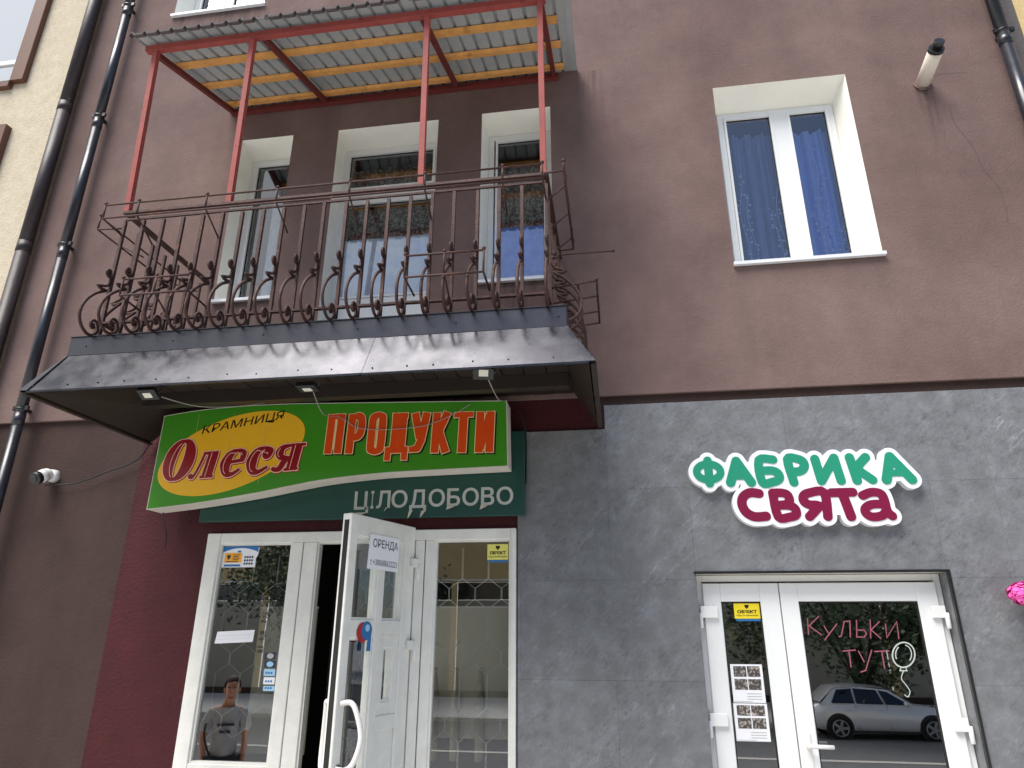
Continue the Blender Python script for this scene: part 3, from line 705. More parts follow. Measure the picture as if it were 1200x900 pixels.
for sg in (1, -1):
    base = 0.0 if sg > 0 else -.066
    pts = smooth_pts([(.635, base, 1.27), (.61, base + sg * .05, 1.275), (.60, base + sg * (.085 if sg > 0 else .06), 1.23), (.585, base + sg * (.115 if sg > 0 else .075), 1.11), (.60, base + sg * (.095 if sg > 0 else .065), 1.0), (.61, base + sg * .05, .955), (.635, base, .96)], 6)
    obj('bow_handle', xf(MB().tube(pts, .0145, 10)), M['handle'], od)
obj('lock', xf(MB().tube([(.615, -.001, .955), (.615, .014, .955)], [.026, .022], 12)), M['steel'], od)
for z in (2.03, 1.53, .4):
    m_ = MB(); m_.box(-.035, .05, .002, .03, z, z + .055); m_.tube([(-.012, .024, z - .075), (-.012, .024, z + .02)], .015, 8)
    obj('hinge', xf(m_), M['oldpvc'], od, bev=.003)
# inner grille door seen in the dark opening
m_ = MB()
for x in (-1.98, -1.72, -1.46): m_.tube([(x, .25, 0), (x, .25, 2.2)], .006, 6)
for k in range(5):
    for i in range(2):
        xa = -1.98 + .26 * i
        m_.tube([(xa, .25, .5 + .4 * k), (xa + .08, .25, .6 + .4 * k), (xa + .18, .25, .6 + .4 * k), (xa + .26, .25, .5 + .4 * k)], .004, 5)
obj('inner_grille', m_, M['black'], bld)

# ------------------------------------------------------------------ balcony
bal = thing('balcony', 'balcony with rusty scrolled iron railing and shiny metal apron over the food shop', 'balcony', (-1.76, 0, 3.25))
FX0, FX1, FY, FZ0, FZ1 = -3.335, -0.218, -1.05, 3.262, 3.39
obj('slab', B(FX0 + .02, FX1 - .02, FY + .02, -.003, 3.252, 3.38), M['fascia'], bal)
m_ = MB(); m_.box(FX0, FX1, FY - .004, FY + .016, FZ0, FZ1 - .004); m_.box(FX0, FX0 + .016, FY + .018, -.004, FZ0, FZ1 - .004); m_.box(FX1 - .016, FX1, FY + .018, -.004, FZ0, FZ1 - .004)
m_.box(FX0 - .002, FX1 + .002, FY - .012, FY + .03, FZ1 - .003, FZ1 + .003)
obj('fascia', m_, M['fascia'], bal, bev=.002)
AX0, AX1, AY, AZ = -3.452, -0.064, -1.2, 2.985
def sheet(mb, pts, t=.004):
    a, b, c, d = [Vector(p) for p in pts]; n = (b - a).cross(d - a).normalized() * t
    mb.add([a, b, c, d, a - n, b - n, c - n, d - n], [(0, 1, 2, 3), (7, 6, 5, 4), (0, 4, 5, 1), (1, 5, 6, 2), (2, 6, 7, 3), (3, 7, 4, 0)])
ZA = FZ0 - .004
# front sheets: three lapped lengths, then both sides
cuts = [FX0 + .015, -2.52, -1.35, -0.62, FX1 - .015]; cb = [AX0 + .05, -2.55, -1.36, -0.62, AX1 - .035]
for i in range(4):
    m_ = MB(); o_ = .0025 * (i % 2)
    sheet(m_, [(cuts[i], FY - .008 - o_, ZA), (cb[i], AY - o_, AZ), (cb[i + 1] + .02, AY - o_, AZ), (cuts[i + 1] + .02, FY - .008 - o_, ZA)])
    m_.box(cb[i], cb[i + 1] + (.02 if i < 3 else 0), AY - .003 - o_, AY + .012, AZ - .012, AZ)
    obj('apron_sheet', m_, M['apron'], bal)
for x0, x1 in ((FX0, AX0), (FX1, AX1)):
    m_ = MB(); sg = -1 if x0 < -1 else 1
    sheet(m_, [(x0 - sg * .015, FY - .010, ZA + .001), (x1 - sg * .055, AY - .004, AZ + .001), (x1, AY - .004, AZ + .001), (x0, FY - .010, ZA + .001)])
    obj('corner_strip', m_, M['apron'], bal)
    m_ = MB(); sheet(m_, [(x0, FY - .008, ZA), (x1, AY, AZ), (x1, -.004, AZ), (x0, -.004, ZA)], .003)
    obj('side_sheet', m_, M['apron'], bal)
    # inner lining and bottom angle iron seen from below
    m_ = MB(); sheet(m_, [(x0 - sg * .03, FY + .02, ZA - .02), (x1 - sg * .035, AY + .03, AZ + .004), (x1 - sg * .035, -.03, AZ + .004), (x0 - sg * .19, -.03, ZA - .03)] if x0 < -1 else
          [(x0 - sg * .03, FY + .02, ZA - .02), (x1 - sg * .035, AY + .03, AZ + .004), (x1 - sg * .035, -.03, AZ + .004), (x0 - sg * .03, -.03, ZA - .02)], .003)
    obj('apron_lining', m_, M['apronin'], bal)
    obj('bottom_angle', MB().bar((x1 - sg * .012, AY + .02, AZ - .006), (x1 - sg * .012, -.006, AZ - .006), .03, .012), M['apronin'], bal)
# rivets
rv = MB()
for i in range(17):
    x = AX0 + .08 + i * .205 + random.uniform(-.04, .04); k = .12 + random.uniform(0, .05)
    rv.ball((x, AY + (FY - AY) * k - .004, AZ + (ZA - AZ) * k), .005, 8, 5)
for i in range(6):
    x = FX0 + .12 + i * .59; rv.ball((x, FY - .006, 3.325), .005, 8, 5)
obj('rivets', rv, M['black'], bal, kind='stuff')
# soffit planks run from the apron to the wall
n = 21; pw = (FX1 - FX0 - .06) / n
for i in range(n):
    x = FX0 + .03 + i * pw
    obj('soffit_plank', B(x + .003, x + pw - .003, FY + .03, -.004, 3.232 - .002 * (i % 2), 3.25), M['plank'], bal, bev=.002)
obj('soffit_beam', B(FX0 + .04, FX1 - .04, -.42, -.34, 3.14, 3.229), M['apronin'], bal)

# railing
RX0, RX1, RY, RZ = -3.19, -0.33, -1.0, 4.325
def rail(name, p, q, w, h): return obj(name, MB().bar(p, q, w, h), M['iron'], bal)
rail('top_rail', (RX0 - .02, RY, RZ), (RX1 + .02, RY, RZ), .04, .018); rail('top_rail', (RX0, RY + .022, RZ), (RX0, 0, RZ), .04, .018); rail('top_rail', (RX1, RY + .022, RZ), (RX1, 0, RZ), .04, .018)
rail('upper_rail', (RX0, RY, RZ - .05), (RX1, RY, RZ - .05), .014, .014)
rail('bottom_rail', (RX0 - .01, RY, 3.502), (RX1 + .01, RY, 3.502), .024, .014); rail('bottom_rail', (RX0, RY + .014, 3.502), (RX0, 0, 3.502), .024, .014); rail('bottom_rail', (RX1, RY + .014, 3.502), (RX1, 0, 3.502), .024, .014)
bm_ = MB().box(-.010, .010, -.010, .010, 3.39, 4.262)
bar0 = obj('baluster', bm_, M['iron'], bal); 
prof = []
for i in range(13):                                        # top curl
    a = radians(250 - i * 33); r = .008 + .0019 * i; prof.append((.028 + r * cos(a), 3.852 + r * sin(a)))
prof += [(.006, 3.80), (.012, 3.775), (.035, 3.75), (.105, 3.722), (.06, 3.716), (.014, 3.724), (.05, 3.70), (.105, 3.66), (.165, 3.59), (.20, 3.51), (.198, 3.44), (.165, 3.385), (.11, 3.352), (.06, 3.355), (.025, 3.385), (.016, 3.425), (.032, 3.46), (.064, 3.468), (.086, 3.448), (.084, 3.42), (.064, 3.408), (.05, 3.422)]
sp = [(0, -.010 - a * .88, b if b > 3.73 else 3.73 + (b - 3.73) * .90) for a, b in prof]
sc_ = MB(); pts = smooth_pts([Vector((0, y, z)) for x, y, z in sp], 2)
sc_.tube(pts, .0100, 6); sc_.ball((0, -.035, 3.852), .013, 8, 6); sc_.ball((0, -.066, 3.462), .013, 8, 6)
scr = obj('scroll', sc_, M['iron'], bar0)
def place_bar(x, y, rot, first=False):
    if first: bar0.location = Vector((x, y, 3.39)) - wloc(bal); WL[bar0.name] = Vector((x, y, 3.39)); return
    b = dup(bar0, bal, (x + random.uniform(-.004, .004), y, 3.39), rot + random.uniform(-.09, .09)); b.scale = (1, 1, random.uniform(.992, 1.0)); b.rotation_euler.x = random.uniform(-.008, .008)
# the proto was built round x=y=0
scr.location = scr.location
first = True
for i in range(21):
    x = RX0 + (RX1 - RX0) * i / 20
    place_bar(x, RY, 0, first); first = False
for i in range(1, 7):
    y = RY + .145 * i
    place_bar(RX0, y, -pi / 2); place_bar(RX1, y, pi / 2)
# flower box racks welded outside the rails
def rack(p0, p1, off, zt, h, nx, name='flower_rack', drop=0.0):
    mb = MB(); p0 = Vector(p0); p1 = Vector(p1); off = Vector(off)
    a, b = p0 + off, p1 + off
    r = .0065
    for z in (zt, zt - h): mb.tube([(a.x, a.y, z), (b.x, b.y, z)], r, 6)
    for q, w in ((p0, a), (p1, b)):
        mb.tube([(q.x, q.y, zt - h * 1.1), (w.x, w.y, zt - h)], r, 6); mb.tube([(w.x, w.y, zt - h), (w.x, w.y, zt + .012)], r, 6); mb.ball((w.x, w.y, zt + .012), .013, 8, 5)
    for i in range(nx):
        t = (i + .5) / nx; q = p0.lerp(p1, t); w = a.lerp(b, t)
        mb.tube([(q.x, q.y, zt - h - .10), (w.x, w.y, zt - h * .9)], r * .9, 6); mb.tube([(w.x, w.y, zt - h * .9), (w.x, w.y, zt + .012)], r, 6); mb.ball((w.x, w.y, zt + .014), .012, 8, 5)
    return obj(name, mb, M['iron'], bal)
rack((-3.19, -1.0, 0), (-0.33, -1.0, 0), (0, -.19, 0), 4.262, .10, 6)
rack((-3.19, -1.0, 0), (-3.19, -.1, 0), (-.2, 0, 0), 4.32, .10, 2)
rack((-0.33, -1.1, 0), (-0.33, -.2, 0), (.12, 0, 0), 4.33, .06, 3)
rack((-2.93, -1.0, 0), (-2.48, -1.0, 0), (0, -.2, 0), 3.69, .11, 1, 'flower_tray')
rack((-1.13, -1.0, 0), (-0.67, -1.0, 0), (0, -.2, 0), 3.70, .14, 1, 'flower_tray')
m_ = MB()
for z in (3.66, ): 
    for x in (-.16, -.045): m_.tube([(x, -.82, z), (x, -.22, z)], .007, 6)
for y in (-.82, -.62, -.40, -.22): m_.tube([(-.33, y, 3.63), (-.045, y, 3.66)], .0065, 6)
m_.ball((-.045, -.82, 3.67), .012, 8, 5); obj('flower_tray', m_, M['iron'], bal)
m_ = MB(); m_.tube([(-.33, -.55, 4.02), (.07, -.55, 4.02)], .005, 6); m_.ball((.07, -.55, 4.02), .010, 8, 5)
obj('clothes_rod', m_, M['iron'], bal)

# ------------------------------------------------------------------ canopy over the balcony
can = thing('balcony_canopy', 'corrugated sheet canopy on thin red posts above the balcony', 'canopy', (-1.75, 0, 4.33))
ang = math.atan2(.38, 1.13)
def roofz(y): return 6.125 + y * (.42 / 1.2)
posts = [(-3.19, -3.17), (-2.445, -2.41), (-1.128, -1.12), (-.342, -.34)]
for a, b in posts: obj('post', MB().bar((a, -1.0, 4.335), (b, -1.1, roofz(-1.1) - .085), .036, .036, (0, 1, 0)), M['redpaint'], can)
obj('front_beam', MB().bar((-3.25, -1.1, roofz(-1.1) - .062), (-.30, -1.1, roofz(-1.1) - .062), .045, .045), M['redpaint'], can)
obj('wall_beam', MB().bar((-3.25, -.03, roofz(-.03) - .062), (-.30, -.03, roofz(-.03) - .062), .045, .045), M['darkred'], can)
for a in (-3.225, -2.35, -1.17, -.335): obj('rafter', MB().bar((a, -1.074, roofz(-1.074) - .060), (a, -.056, roofz(-.056) - .060), .035, .04), M['darkred'], can)
for y in (-.80, -.47, -.13):
    z = roofz(y) - .024; m_ = MB(); m_.bar((-3.26, y, z), (-.245, y, z), .06, .028, (0, -.33, 1)); obj('wood_batten', m_, M['wood'], can)
# trapezoid sheets, lapped
pit = .105; xs = [-3.30, -2.26, -1.22, -.17]
for k in range(3):
    prof2 = []; x = xs[k]
    while x < xs[k + 1] + .02:
        for dx, dz in ((0, 0), (.008, .022), (.022, .022), (.030, 0)): prof2.append((x + dx, dz))
        x += pit
    e = .0012 * k; y0, y1 = -1.23, .0
    V = []; 
    for y in (y0, y1): V += [(px_, y, roofz(y) + dz + e) for px_, dz in prof2]
    N_ = len(prof2)
    me_ = MB().add(V, [(i, i + 1, i + 1 + N_, i + N_) for i in range(N_ - 1)])
    o = obj('roof_sheet', me_, M['zinc'], can)
    so_ = o.modifiers.new('thickness', 'SOLIDIFY'); so_.thickness = .0015
for k in range(3):
    m_ = MB(); x = xs[k]; V = []
    while x < xs[k + 1]:
        for dx, dz in ((0, 0), (.008, .022), (.022, .022), (.030, 0)): V.append((x + dx, dz))
        x += pit
    N_ = len(V); e = .0012 * k
    m_.add([(a, -1.236, roofz(-1.236) + b + e - .010) for a, b in V] + [(a, -1.236, roofz(-1.236) + b + e + .006) for a, b in V], [(i, i + 1, i + 1 + N_, i + N_) for i in range(N_ - 1)])
    m_.add([(a, -1.2, roofz(-1.2) + b + e - .012) for a, b in V] + [(a, -1.236, roofz(-1.236) + b + e - .010) for a, b in V], [(i, i + 1, i + 1 + N_, i + N_) for i in range(N_ - 1)])
    obj('drip_edge', m_, M['greytar'], can)
obj('edge_strip', MB().bar((-.165, -1.22, roofz(-1.22) + .004), (-.165, -.004, roofz(-.004) + .004), .045, .012), M['zinc'], can)

# ------------------------------------------------------------------ lit box sign of the food shop
sg_ = thing('shop_sign', 'green and yellow box sign for the food shop under the balcony', 'sign', (-1.94, -.06, 2.45))
top = [(-3.195, 3.118), (-2.95, 3.148), (-2.625, 3.166), (-2.3, 3.168), (-1.98, 3.160), (-.688, 3.117)]
bot = [(-.678, 2.67), (-1.335, 2.656), (-1.6, 2.645), (-1.925, 2.617), (-2.17, 2.58), (-2.404, 2.540), (-2.8, 2.485), (-3.197, 2.445)]
SY = -.24
def dens(p, k=5): return [(v.x, v.y) for v in smooth_pts(p, k)]
out = dens(top[:-1] + [top[-1]]) + dens(bot)
obj('sign_body', MB().prism(out, SY + .004, -.07), M['boxwhite'], sg_)
obj('sign_face', MB().prism([(x * .9985 - .003, z * .999 + .0025) for x, z in out], SY, SY + .0038), M['green'], sg_)
m_ = MB(); o2 = out + [out[0]]; ribbon(m_, out, .005, SY - .0006, closed=True); obj('face_edge', m_, M['boxwhite'], sg_)
m_ = MB(); ca, sa = cos(radians(17)), sin(radians(17))
m_.add([(-2.632 + .55 * cos(t) * ca - .262 * sin(t) * sa, SY - .0012, 2.826 + .55 * cos(t) * sa + .262 * sin(t) * ca) for t in [2 * pi * i / 72 for i in range(72)]], [tuple(range(72))])
obj('yellow_oval', m_, M['yellow'], sg_)
m_ = MB(); text_mb(m_, 'КРАМНИЦЯ', -2.878, -2.268, 2.958, 3.032, SY - .002, shear=.12, bold=.006, slope=.145); obj('lettering', m_, M['signblack'], sg_, label='small black slanted shop word')
# panel joints in the film
m_ = MB()
for x in (-2.93, -2.66, -2.40): ribbon(m_, [(x, 2.52 + (x + 3.2) * .1), (x + .01, 3.12)], .0022, SY - .0016)
obj('film_joint', m_, M['oppwall'], sg_)
# ornate slanted wordmark
def glyph_mb(strokes, y, layers, place):
    # layers: (material index, widen, dx, dz, dy)
    mb = MB()
    st = [([place(a, b) for a, b in pts], ws, closed, False) for pts, ws, closed in strokes]
    for mi, w, dx, dz, dy in layers:
        mb.m = mi; sdf_shape(mb, st, w, y - dy, 0, .002, dx, dz)
    return mb
def ell(cx, cz, rx, rz, thick, thin, n=40, a0=0):
    pts = [(cx + rx * cos(2 * pi * i / n), cz + rz * sin(2 * pi * i / n)) for i in range(n)]
    return (pts, [thin + (thick - thin) * abs(cos(2 * pi * i / n)) ** 1.3 for i in range(n)], True)
def stroke(pts, ws, k=6):
    if len(pts) > 2: p = [(v.x, v.y) for v in smooth_pts(pts, k)]
    else: p = pts
    n = len(p); W = []
    for i in range(n):
        t = i / (n - 1) * (len(ws) - 1); j = min(int(t), len(ws) - 2); W.append(ws[j] + (ws[j + 1] - ws[j]) * (t - j))
    return (p, W, False)
# units: one unit = x height .18 m
u_ = .178
glyphs = [
    ('О', [ell(.50, .80, .42, .76, .44, .09)], 0.0),
    ('л', [stroke([(.02, .10), (.12, .06), (.22, .16), (.32, .5), (.40, .95)], [.16, .12, .06, .06, .06]), stroke([(.36, .97), (1.02, .97)], [.07, .07]), stroke([(.82, .97), (.82, .03)], [.38, .38]), stroke([(.52, .03), (1.10, .03)], [.06, .06])], 1.07),
    ('е', [stroke([(.10, .50), (.90, .56)], [.08, .10]), stroke([(.90, .56), (.88, .84), (.56, .97), (.26, .80), (.16, .46), (.30, .12), (.58, .03), (.90, .20)], [.16, .22, .07, .28, .40, .26, .12, .06])], 2.20),
    ('с', [stroke([(.88, .70), (.92, .86), (.60, .97), (.28, .82), (.16, .46), (.30, .12), (.60, .03), (.96, .20)], [.22, .16, .07, .26, .40, .28, .12, .06]), ([(.80 + .11 * cos(t), .72 + .11 * sin(t)) for t in [2 * pi * i / 16 for i in range(16)]], [.16] * 16, True)], 3.20),
    ('я', [stroke([(.86, .97), (.86, .03)], [.38, .38]), stroke([(.55, .03), (1.14, .03)], [.06, .06]), stroke([(1.22, .97), (.56, .97), (.22, .90), (.12, .72), (.24, .54), (.60, .48), (.72, .48)], [.06, .07, .18, .30, .2, .08, .08]), stroke([(.60, .48), (.44, .36), (.32, .10), (.14, .05), (.0, .10)], [.10, .2, .18, .12, .12])], 4.22)]
for ch, st, ox in glyphs:
    kx = .80 if ch != 'О' else .88
    def place(a, b, ox=ox, kx=kx):
        x = -3.125 + (ox * .985 + a * kx) * u_ * 1.105 + .17 * b * u_; return (x, 2.640 + b * u_ + .055 * (x + 3.1))
    st2 = [(p, [w * u_ * 1.0 for w in ws], c) for p, ws, c in st]
    mb2 = glyph_mb(st2, SY - .002, [(0, .010, .006, -.006, 0.0), (1, .0105, 0, 0, .0009), (0, .004, 0, 0, .0018)], place)
    # thin inline highlight
    mb2.m = 1
    for p, ws, c in st2:
        k = max(range(len(ws)), key=lambda i: ws[i])
        if ws[k] > .045 and not c:
            seg = [i for i in range(len(ws)) if ws[i] > .035]
            pp = [place(*p[i]) for i in seg]
            if len(pp) > 1: ribbon(mb2, [(a - .012, b) for a, b in pp], .0045, SY - .0055)
        elif c and ws[0] > .05:
            n_p = len(p); pp = [place(*p[i % n_p]) for i in range(n_p // 2 - 7, n_p // 2 + 8)]
            ribbon(mb2, [(a + .012, b) for a, b in pp], .0045, SY - .0055)
    obj('letter', mb2, [M['wine'], M['rosepale']], sg_)
# heavy condensed word
Hh, Ww = .278, .122
def bigword():
    s, t = .052, .036
    a, b = s / 2, Ww - s / 2
    V_ = lambda x: ([(x, 0), (x, Hh)], [s, s], False)
    ringO = ([(v.x, v.y) for v in smooth_pts([(a, .05), (a, Hh - .05), (a + .010, Hh - .024), (Ww / 2, Hh - .016), (b - .010, Hh - .024), (b, Hh - .05), (b, .05), (b - .010, .024), (Ww / 2, .016), (a + .010, .024)], 4, True)])
    return {
        'П': [V_(a), V_(b), ([(0, Hh - t / 2), (Ww, Hh - t / 2)], [t, t], False)],
        'Р': [V_(a), ([(v.x, v.y) for v in smooth_pts([(a, Hh - t / 2), (b - .02, Hh - t / 2), (b, Hh - .05), (b, Hh * .56), (b - .02, Hh * .42), (a, Hh * .42)], 4)], [t] * 3 + [s] * 15 + [t] * 3, False)],
        'О': [(ringO, [s] * len(ringO), True)],
        'Д': [([(a + .012, .03), (a + .018, Hh)], [s * .95, s], False), ([(b - .005, .03), (b - .005, Hh)], [s, s], False), ([(.015, Hh - t / 2), (Ww, Hh - t / 2)], [t, t], False), ([(-.016, .02), (Ww + .014, .02)], [.042, .042], False), ([(.002, .04), (.002, -.05)], [.04, .04], False), ([(Ww - .004, .04), (Ww - .004, -.05)], [.04, .04], False)],
        'У': [([(a - .004, Hh), (Ww / 2 + .006, Hh * .36)], [s, s], False), ([(b + .008, Hh), (b - .02, Hh * .3), (Ww * .45, .03), (.0, .022)], [s, s, s * .95, t], False)],
        'К': [V_(a), ([(b + .002, Hh), (a + .02, Hh * .5)], [s, s * .9], False), ([(a + .02, Hh * .56), (b + .006, 0)], [s * .9, s], False)],
        'Т': [([(Ww / 2, 0), (Ww / 2, Hh)], [s * 1.08, s * 1.08], False), ([(-.004, Hh - t / 2), (Ww + .004, Hh - t / 2)], [t, t], False)],
        'И': [V_(a), V_(b), ([(a + .012, .02), (b - .012, Hh - .02)], [s * .8, s * .8], False)]}
bw = bigword()
for i, ch in enumerate('ПРОДУКТИ'):
    x0 = -1.945 + i * .1497
    st = bw[ch]
    place = lambda a, b, x0=x0: (x0 + a + .03 * b, 2.795 - .004 * i + b)
    mb = glyph_mb(st, SY - .002, [(0, .004, .012, -.011, 0.0), (1, .0055, 0, 0, .0009), (2, 0.0, 0, 0, .0018)], place)
    if ch in 'ПО': 
        mb.m = 1; x = x0 + Ww / 2 + .004; ribbon(mb, [(x, 2.82), (x + .007, 2.80 + Hh - .045)], .011, SY - .0055)
    obj('letter', mb, [M['signblack'], M['cream'], M['orange']], sg_)
# back board with the opening hours word
bd = thing('sign_board', 'dark green flat board with peeling silver letters behind the box sign', 'sign', (-1.75, 0, 2.38))
obj('board', B(-2.92, -.593, -.05, -.006, 2.382, 2.96), M['deepgreen'], bd, bev=.003)
bx = -1.775; flaps = []
for i, ch in enumerate('ЦІЛОДОБОВО'):
    wd = {'І': .022, 'Ц': .112, 'Д': .128, 'О': .122, 'Л': .105, 'Б': .098, 'В': .098}[ch]
    z0 = 2.447 + .006 * i / 9; lo = .03 if ch in 'ЦД' else 0
    m_ = MB(); text_mb(m_, ch, bx, bx + wd * .925, z0 - lo, z0 + .122, -.0525, bold=.018); obj('letter', m_, M['silver'], bd); flaps.append((bx, wd * .925, z0 - lo))
    bx += wd * .925 + (.015 if ch != 'І' else .02) - (.006 if ch == 'Л' else 0)
rr = random.Random(3)
m_ = MB()
FL = []
for i, (k0, w, hgt) in ((0, (0, .11, -.035)), (2, (.7, .02, -.03)), (4, (0, .03, -.055)), (4, (.72, .035, -.05)), (6, (.05, .07, -.03)), (8, (.0, .06, -.035))):
    FL.append((flaps[i][0] + k0 * flaps[i][1], flaps[i][2] + .004, w, hgt))
for (x, z, a, b) in FL:
    m_.add([(x, -.053, z), (x + a, -.06, z + abs(b) * .1), (x + a * .6, -.085, z + b * .6), (x - .004, -.072, z + b)], [(0, 1, 2), (0, 2, 3)])
obj('peeling_flap', m_, M['peel'], bd)

# ------------------------------------------------------------------ rounded letters of the party shop
ps = thing('shop_sign', 'white cut out sign with green and plum rounded letters on grey tiles', 'sign', (1.18, 0, 2.27))
K = .00131
def cp(cx, cy): x = .505 + (cx - 75) * K; return (x, 2.733 - (cy - 100) * K - .018 * (x - .5))
row1 = [
    ('Ф', [([(152 + 57 * cos(t), 174 + 40 * sin(t)) for t in [2 * pi * i / 32 for i in range(32)]], 30, 1), ([(152, 117), (152, 231)], 34, 0)]),
    ('А', [([(251, 228), (288, 122), (348, 228)], 38, 0), ([(272, 198), (325, 198)], 26, 0)]),
    ('Б', [([(462, 117), (396, 119), (399, 228), (445, 228), (477, 215), (480, 190), (455, 172), (402, 172)], 35, 0)]),
    ('Р', [([(545, 230), (530, 117), (575, 115), (600, 130), (602, 155), (582, 175), (540, 180)], 36, 0)]),
    ('И', [([(656, 117), (671, 224), (744, 113), (760, 224)], 36, 0)]),
    ('К', [([(815, 112), (832, 224)], 37, 0), ([(887, 112), (834, 165), (901, 222)], 36, 0)]),
    ('А', [([(963, 222), (996, 110), (1075, 222)], 38, 0), ([(985, 190), (1045, 190)], 26, 0)])]
row2 = [
    ('С', [([(377, 283), (335, 279), (302, 300), (293, 335), (308, 372), (345, 394), (397, 392)], 38, 0)]),
    ('В', [([(440, 281), (452, 394), (505, 396), (534, 385), (534, 358), (510, 342), (460, 340), (495, 336), (513, 318), (508, 292), (485, 281), (440, 281)], 35, 0)]),
    ('Я', [([(594, 394), (640, 345), (600, 338), (578, 322), (580, 296), (610, 281), (675, 281), (675, 394)], 36, 0), ([(640, 345), (675, 345)], 34, 0)]),
    ('Т', [([(708, 282), (803, 280)], 36, 0), ([(755, 282), (778, 394)], 38, 0)]),
    ('А', [([(845, 296), (885, 281), (925, 288), (936, 320), (940, 370), (958, 392)], 35, 0), ([(938, 338), (880, 338), (848, 355), (845, 378), (870, 396), (915, 390), (940, 365)], 34, 0)])]
SYF = -.05
def pst(pts, w, c, k=4):
    pp = [cp(*p) for p in pts]
    if len(pp) > 4 and not c: pp = [(v.x, v.y) for v in smooth_pts(pp, k)]
    return (pp, [w * K] * len(pp), bool(c), True)
allst = [pst(*x) for row in (row1, row2) for ch, sts in row for x in sts]
fill = [([cp(*p) for p in pp], [w * K] * 2, False, True) for pp, w in (([(150, 172), (1030, 170)], 90), ([(330, 335), (890, 330)], 110), ([(330, 250), (900, 250)], 70))]
wb = MB(); sdf_shape(wb, allst, 24 * K, SYF, .058, .0032)
sdf_shape(wb, fill, 0, SYF - .0006, 0, .006)
obj('sign_body', wb, M['swhite'], ps)
for row, mt_ in ((row1, 'sgreen'), (row2, 'splum')):
    for ch, sts in row:
        obj('letter', sdf_shape(MB(), [pst(*x) for x in sts], 3.2 * K, SYF - .004 - .0008 * ('ФБИАВТ'.find(ch) >= 0), .0045, .0022), M[mt_], ps)

# ------------------------------------------------------------------ pipes, lamps and small things on the facade
def pipe(x, y, z0, z1, r, m, name, label, joints, group=None, brackets=True):
    t = thing(name, label, 'drainpipe', (x, y, z0), group)
    zs = [z0] + joints + [z1]
    for a, b in zip(zs, zs[1:]):
        obj('pipe_section', MB().tube([(x, y, a + .001), (x, y, b - .001)], r, 18), M[m], t)
    for z in joints:
        obj('collar', MB().tube([(x, y, z - .05), (x, y, z + .05)], r * 1.05, 18), M[m], t)
        if brackets:
            k = MB(); k.tube([(x, y, z + .075), (x, y, z + .09)], r * 1.12, 18); k.box(x + r * 1.05, x + r * 1.05 + .03, y - .02, y + .0, z + .07, z + .105); k.box(x - r * 1.05 - .02, x - r * 1.05, y - .02, y, z + .07, z + .105); k.box(x - .01, x + .01, y, .0, z + .075, z + .10)
            obj('bracket', k, M['black'], t)
    return t
pipe(-4.555, -.085, -.35, 12.2, .040, 'pipe', 'drainpipe', 'shiny black drainpipe running past the corner of the metal apron', [1.6, 3.2, 4.68, 6.05, 7.42, 9.5])
pipe(-4.965, -.075, -.35, 12.2, .056, 'oldpipe', 'drainpipe', 'scuffed brown drainpipe between the cream wall and the mauve wall', [2.1, 4.78, 6.3, 8.6], brackets=False)
pipe(3.075, -.085, -.35, 12.2, .043, 'pipe', 'drainpipe', 'shiny black drainpipe beside the flue stub and the far wall corner', [2.5, 4.55, 5.86, 7.3, 9.5])

fl = thing('flue_pipe', 'short white boiler flue with a black end sticking out of the wall', 'flue', (2.49, 0, 5.55))
obj('flue_tube', MB().tube([(2.478, .01, 5.60), (2.478, -.26, 5.66)], .052, 20), M['fluewhite'], fl)
m_ = MB(); m_.tube([(2.478, -.262, 5.661), (2.478, -.285, 5.666)], .0545, 20); m_.tube([(2.478, -.297, 5.668), (2.478, -.34, 5.678)], .036, 16); obj('end_cap', m_, M['black'], fl)
obj('wall_collar', MB().tube([(2.478, -.001, 5.60), (2.478, -.008, 5.602)], .066, 20), M['plaster'], fl)

cm = thing('security_camera', 'white bullet security camera with a black lens hood on the brown wall', 'camera', (-4.29, 0, 2.7))
obj('mount', MB().tube([(-4.225, .03, 2.765), (-4.225, -.02, 2.765)], [.050, .045], 20), M['camwhite'], cm)
c_ = MB(); c_.ball((-4.23, -.05, 2.762), .047, 16, 10); obj('ball_joint', c_, M['camwhite'], cm)
a_ = Vector((-4.232, -.055, 2.758)); d_ = Vector((-.10, -.80, -.48)).normalized()
obj('housing', MB().tube([a_, a_ + d_ * .05], [.050, .047], 18), M['camwhite'], cm)
m_ = MB(); m_.tube([a_ + d_ * .052, a_ + d_ * .09], [.048, .046], 18); m_.tube([a_ + d_ * .091, a_ + d_ * .095], [.026, .024], 12); obj('lens_hood', m_, M['black'], cm)

def flood(x, y, z, label, tilt, yaw=0):
    t = thing('flood_lamp', label, 'lamp', (x, y, z), 'flood lamps under the balcony apron')
    c = Matrix.Rotation(yaw, 4, 'Z') @ Matrix.Rotation(tilt, 4, 'X')
    def L(mb): mb.v = [tuple(Vector((x, y, z)) + (c @ Vector(v))) for v in mb.v]; return mb
    m = MB(); m.box(-.058, .058, -.016, .016, -.042, .042); obj('lamp_body', L(m), M['black'], t, bev=.004)
    m = MB(); m.box(-.026, .026, -.019, -.0165, -.019, .019); obj('lens', L(m), M['led'], t)
    m = MB(); m.tube([(-.064, .0, 0), (-.064, .05, .0), (-.064, .06, .05), (.064, .06, .05), (.064, .05, 0), (.064, 0, 0)], .005, 6); obj('bracket', L(m), M['black'], t)
    obj('drop_rod', MB().tube([(x, y + .03, z + .06), (x, y + .03, 3.24)], .008, 6), M['black'], t)
    return t
flood(-2.735, -1.03, 2.995, 'black flood lamp at the far end of the apron, nearest the drainpipe', radians(62))
flood(-1.725, -1.03, 2.985, 'black flood lamp under the middle of the apron seen nearly flat', radians(84))
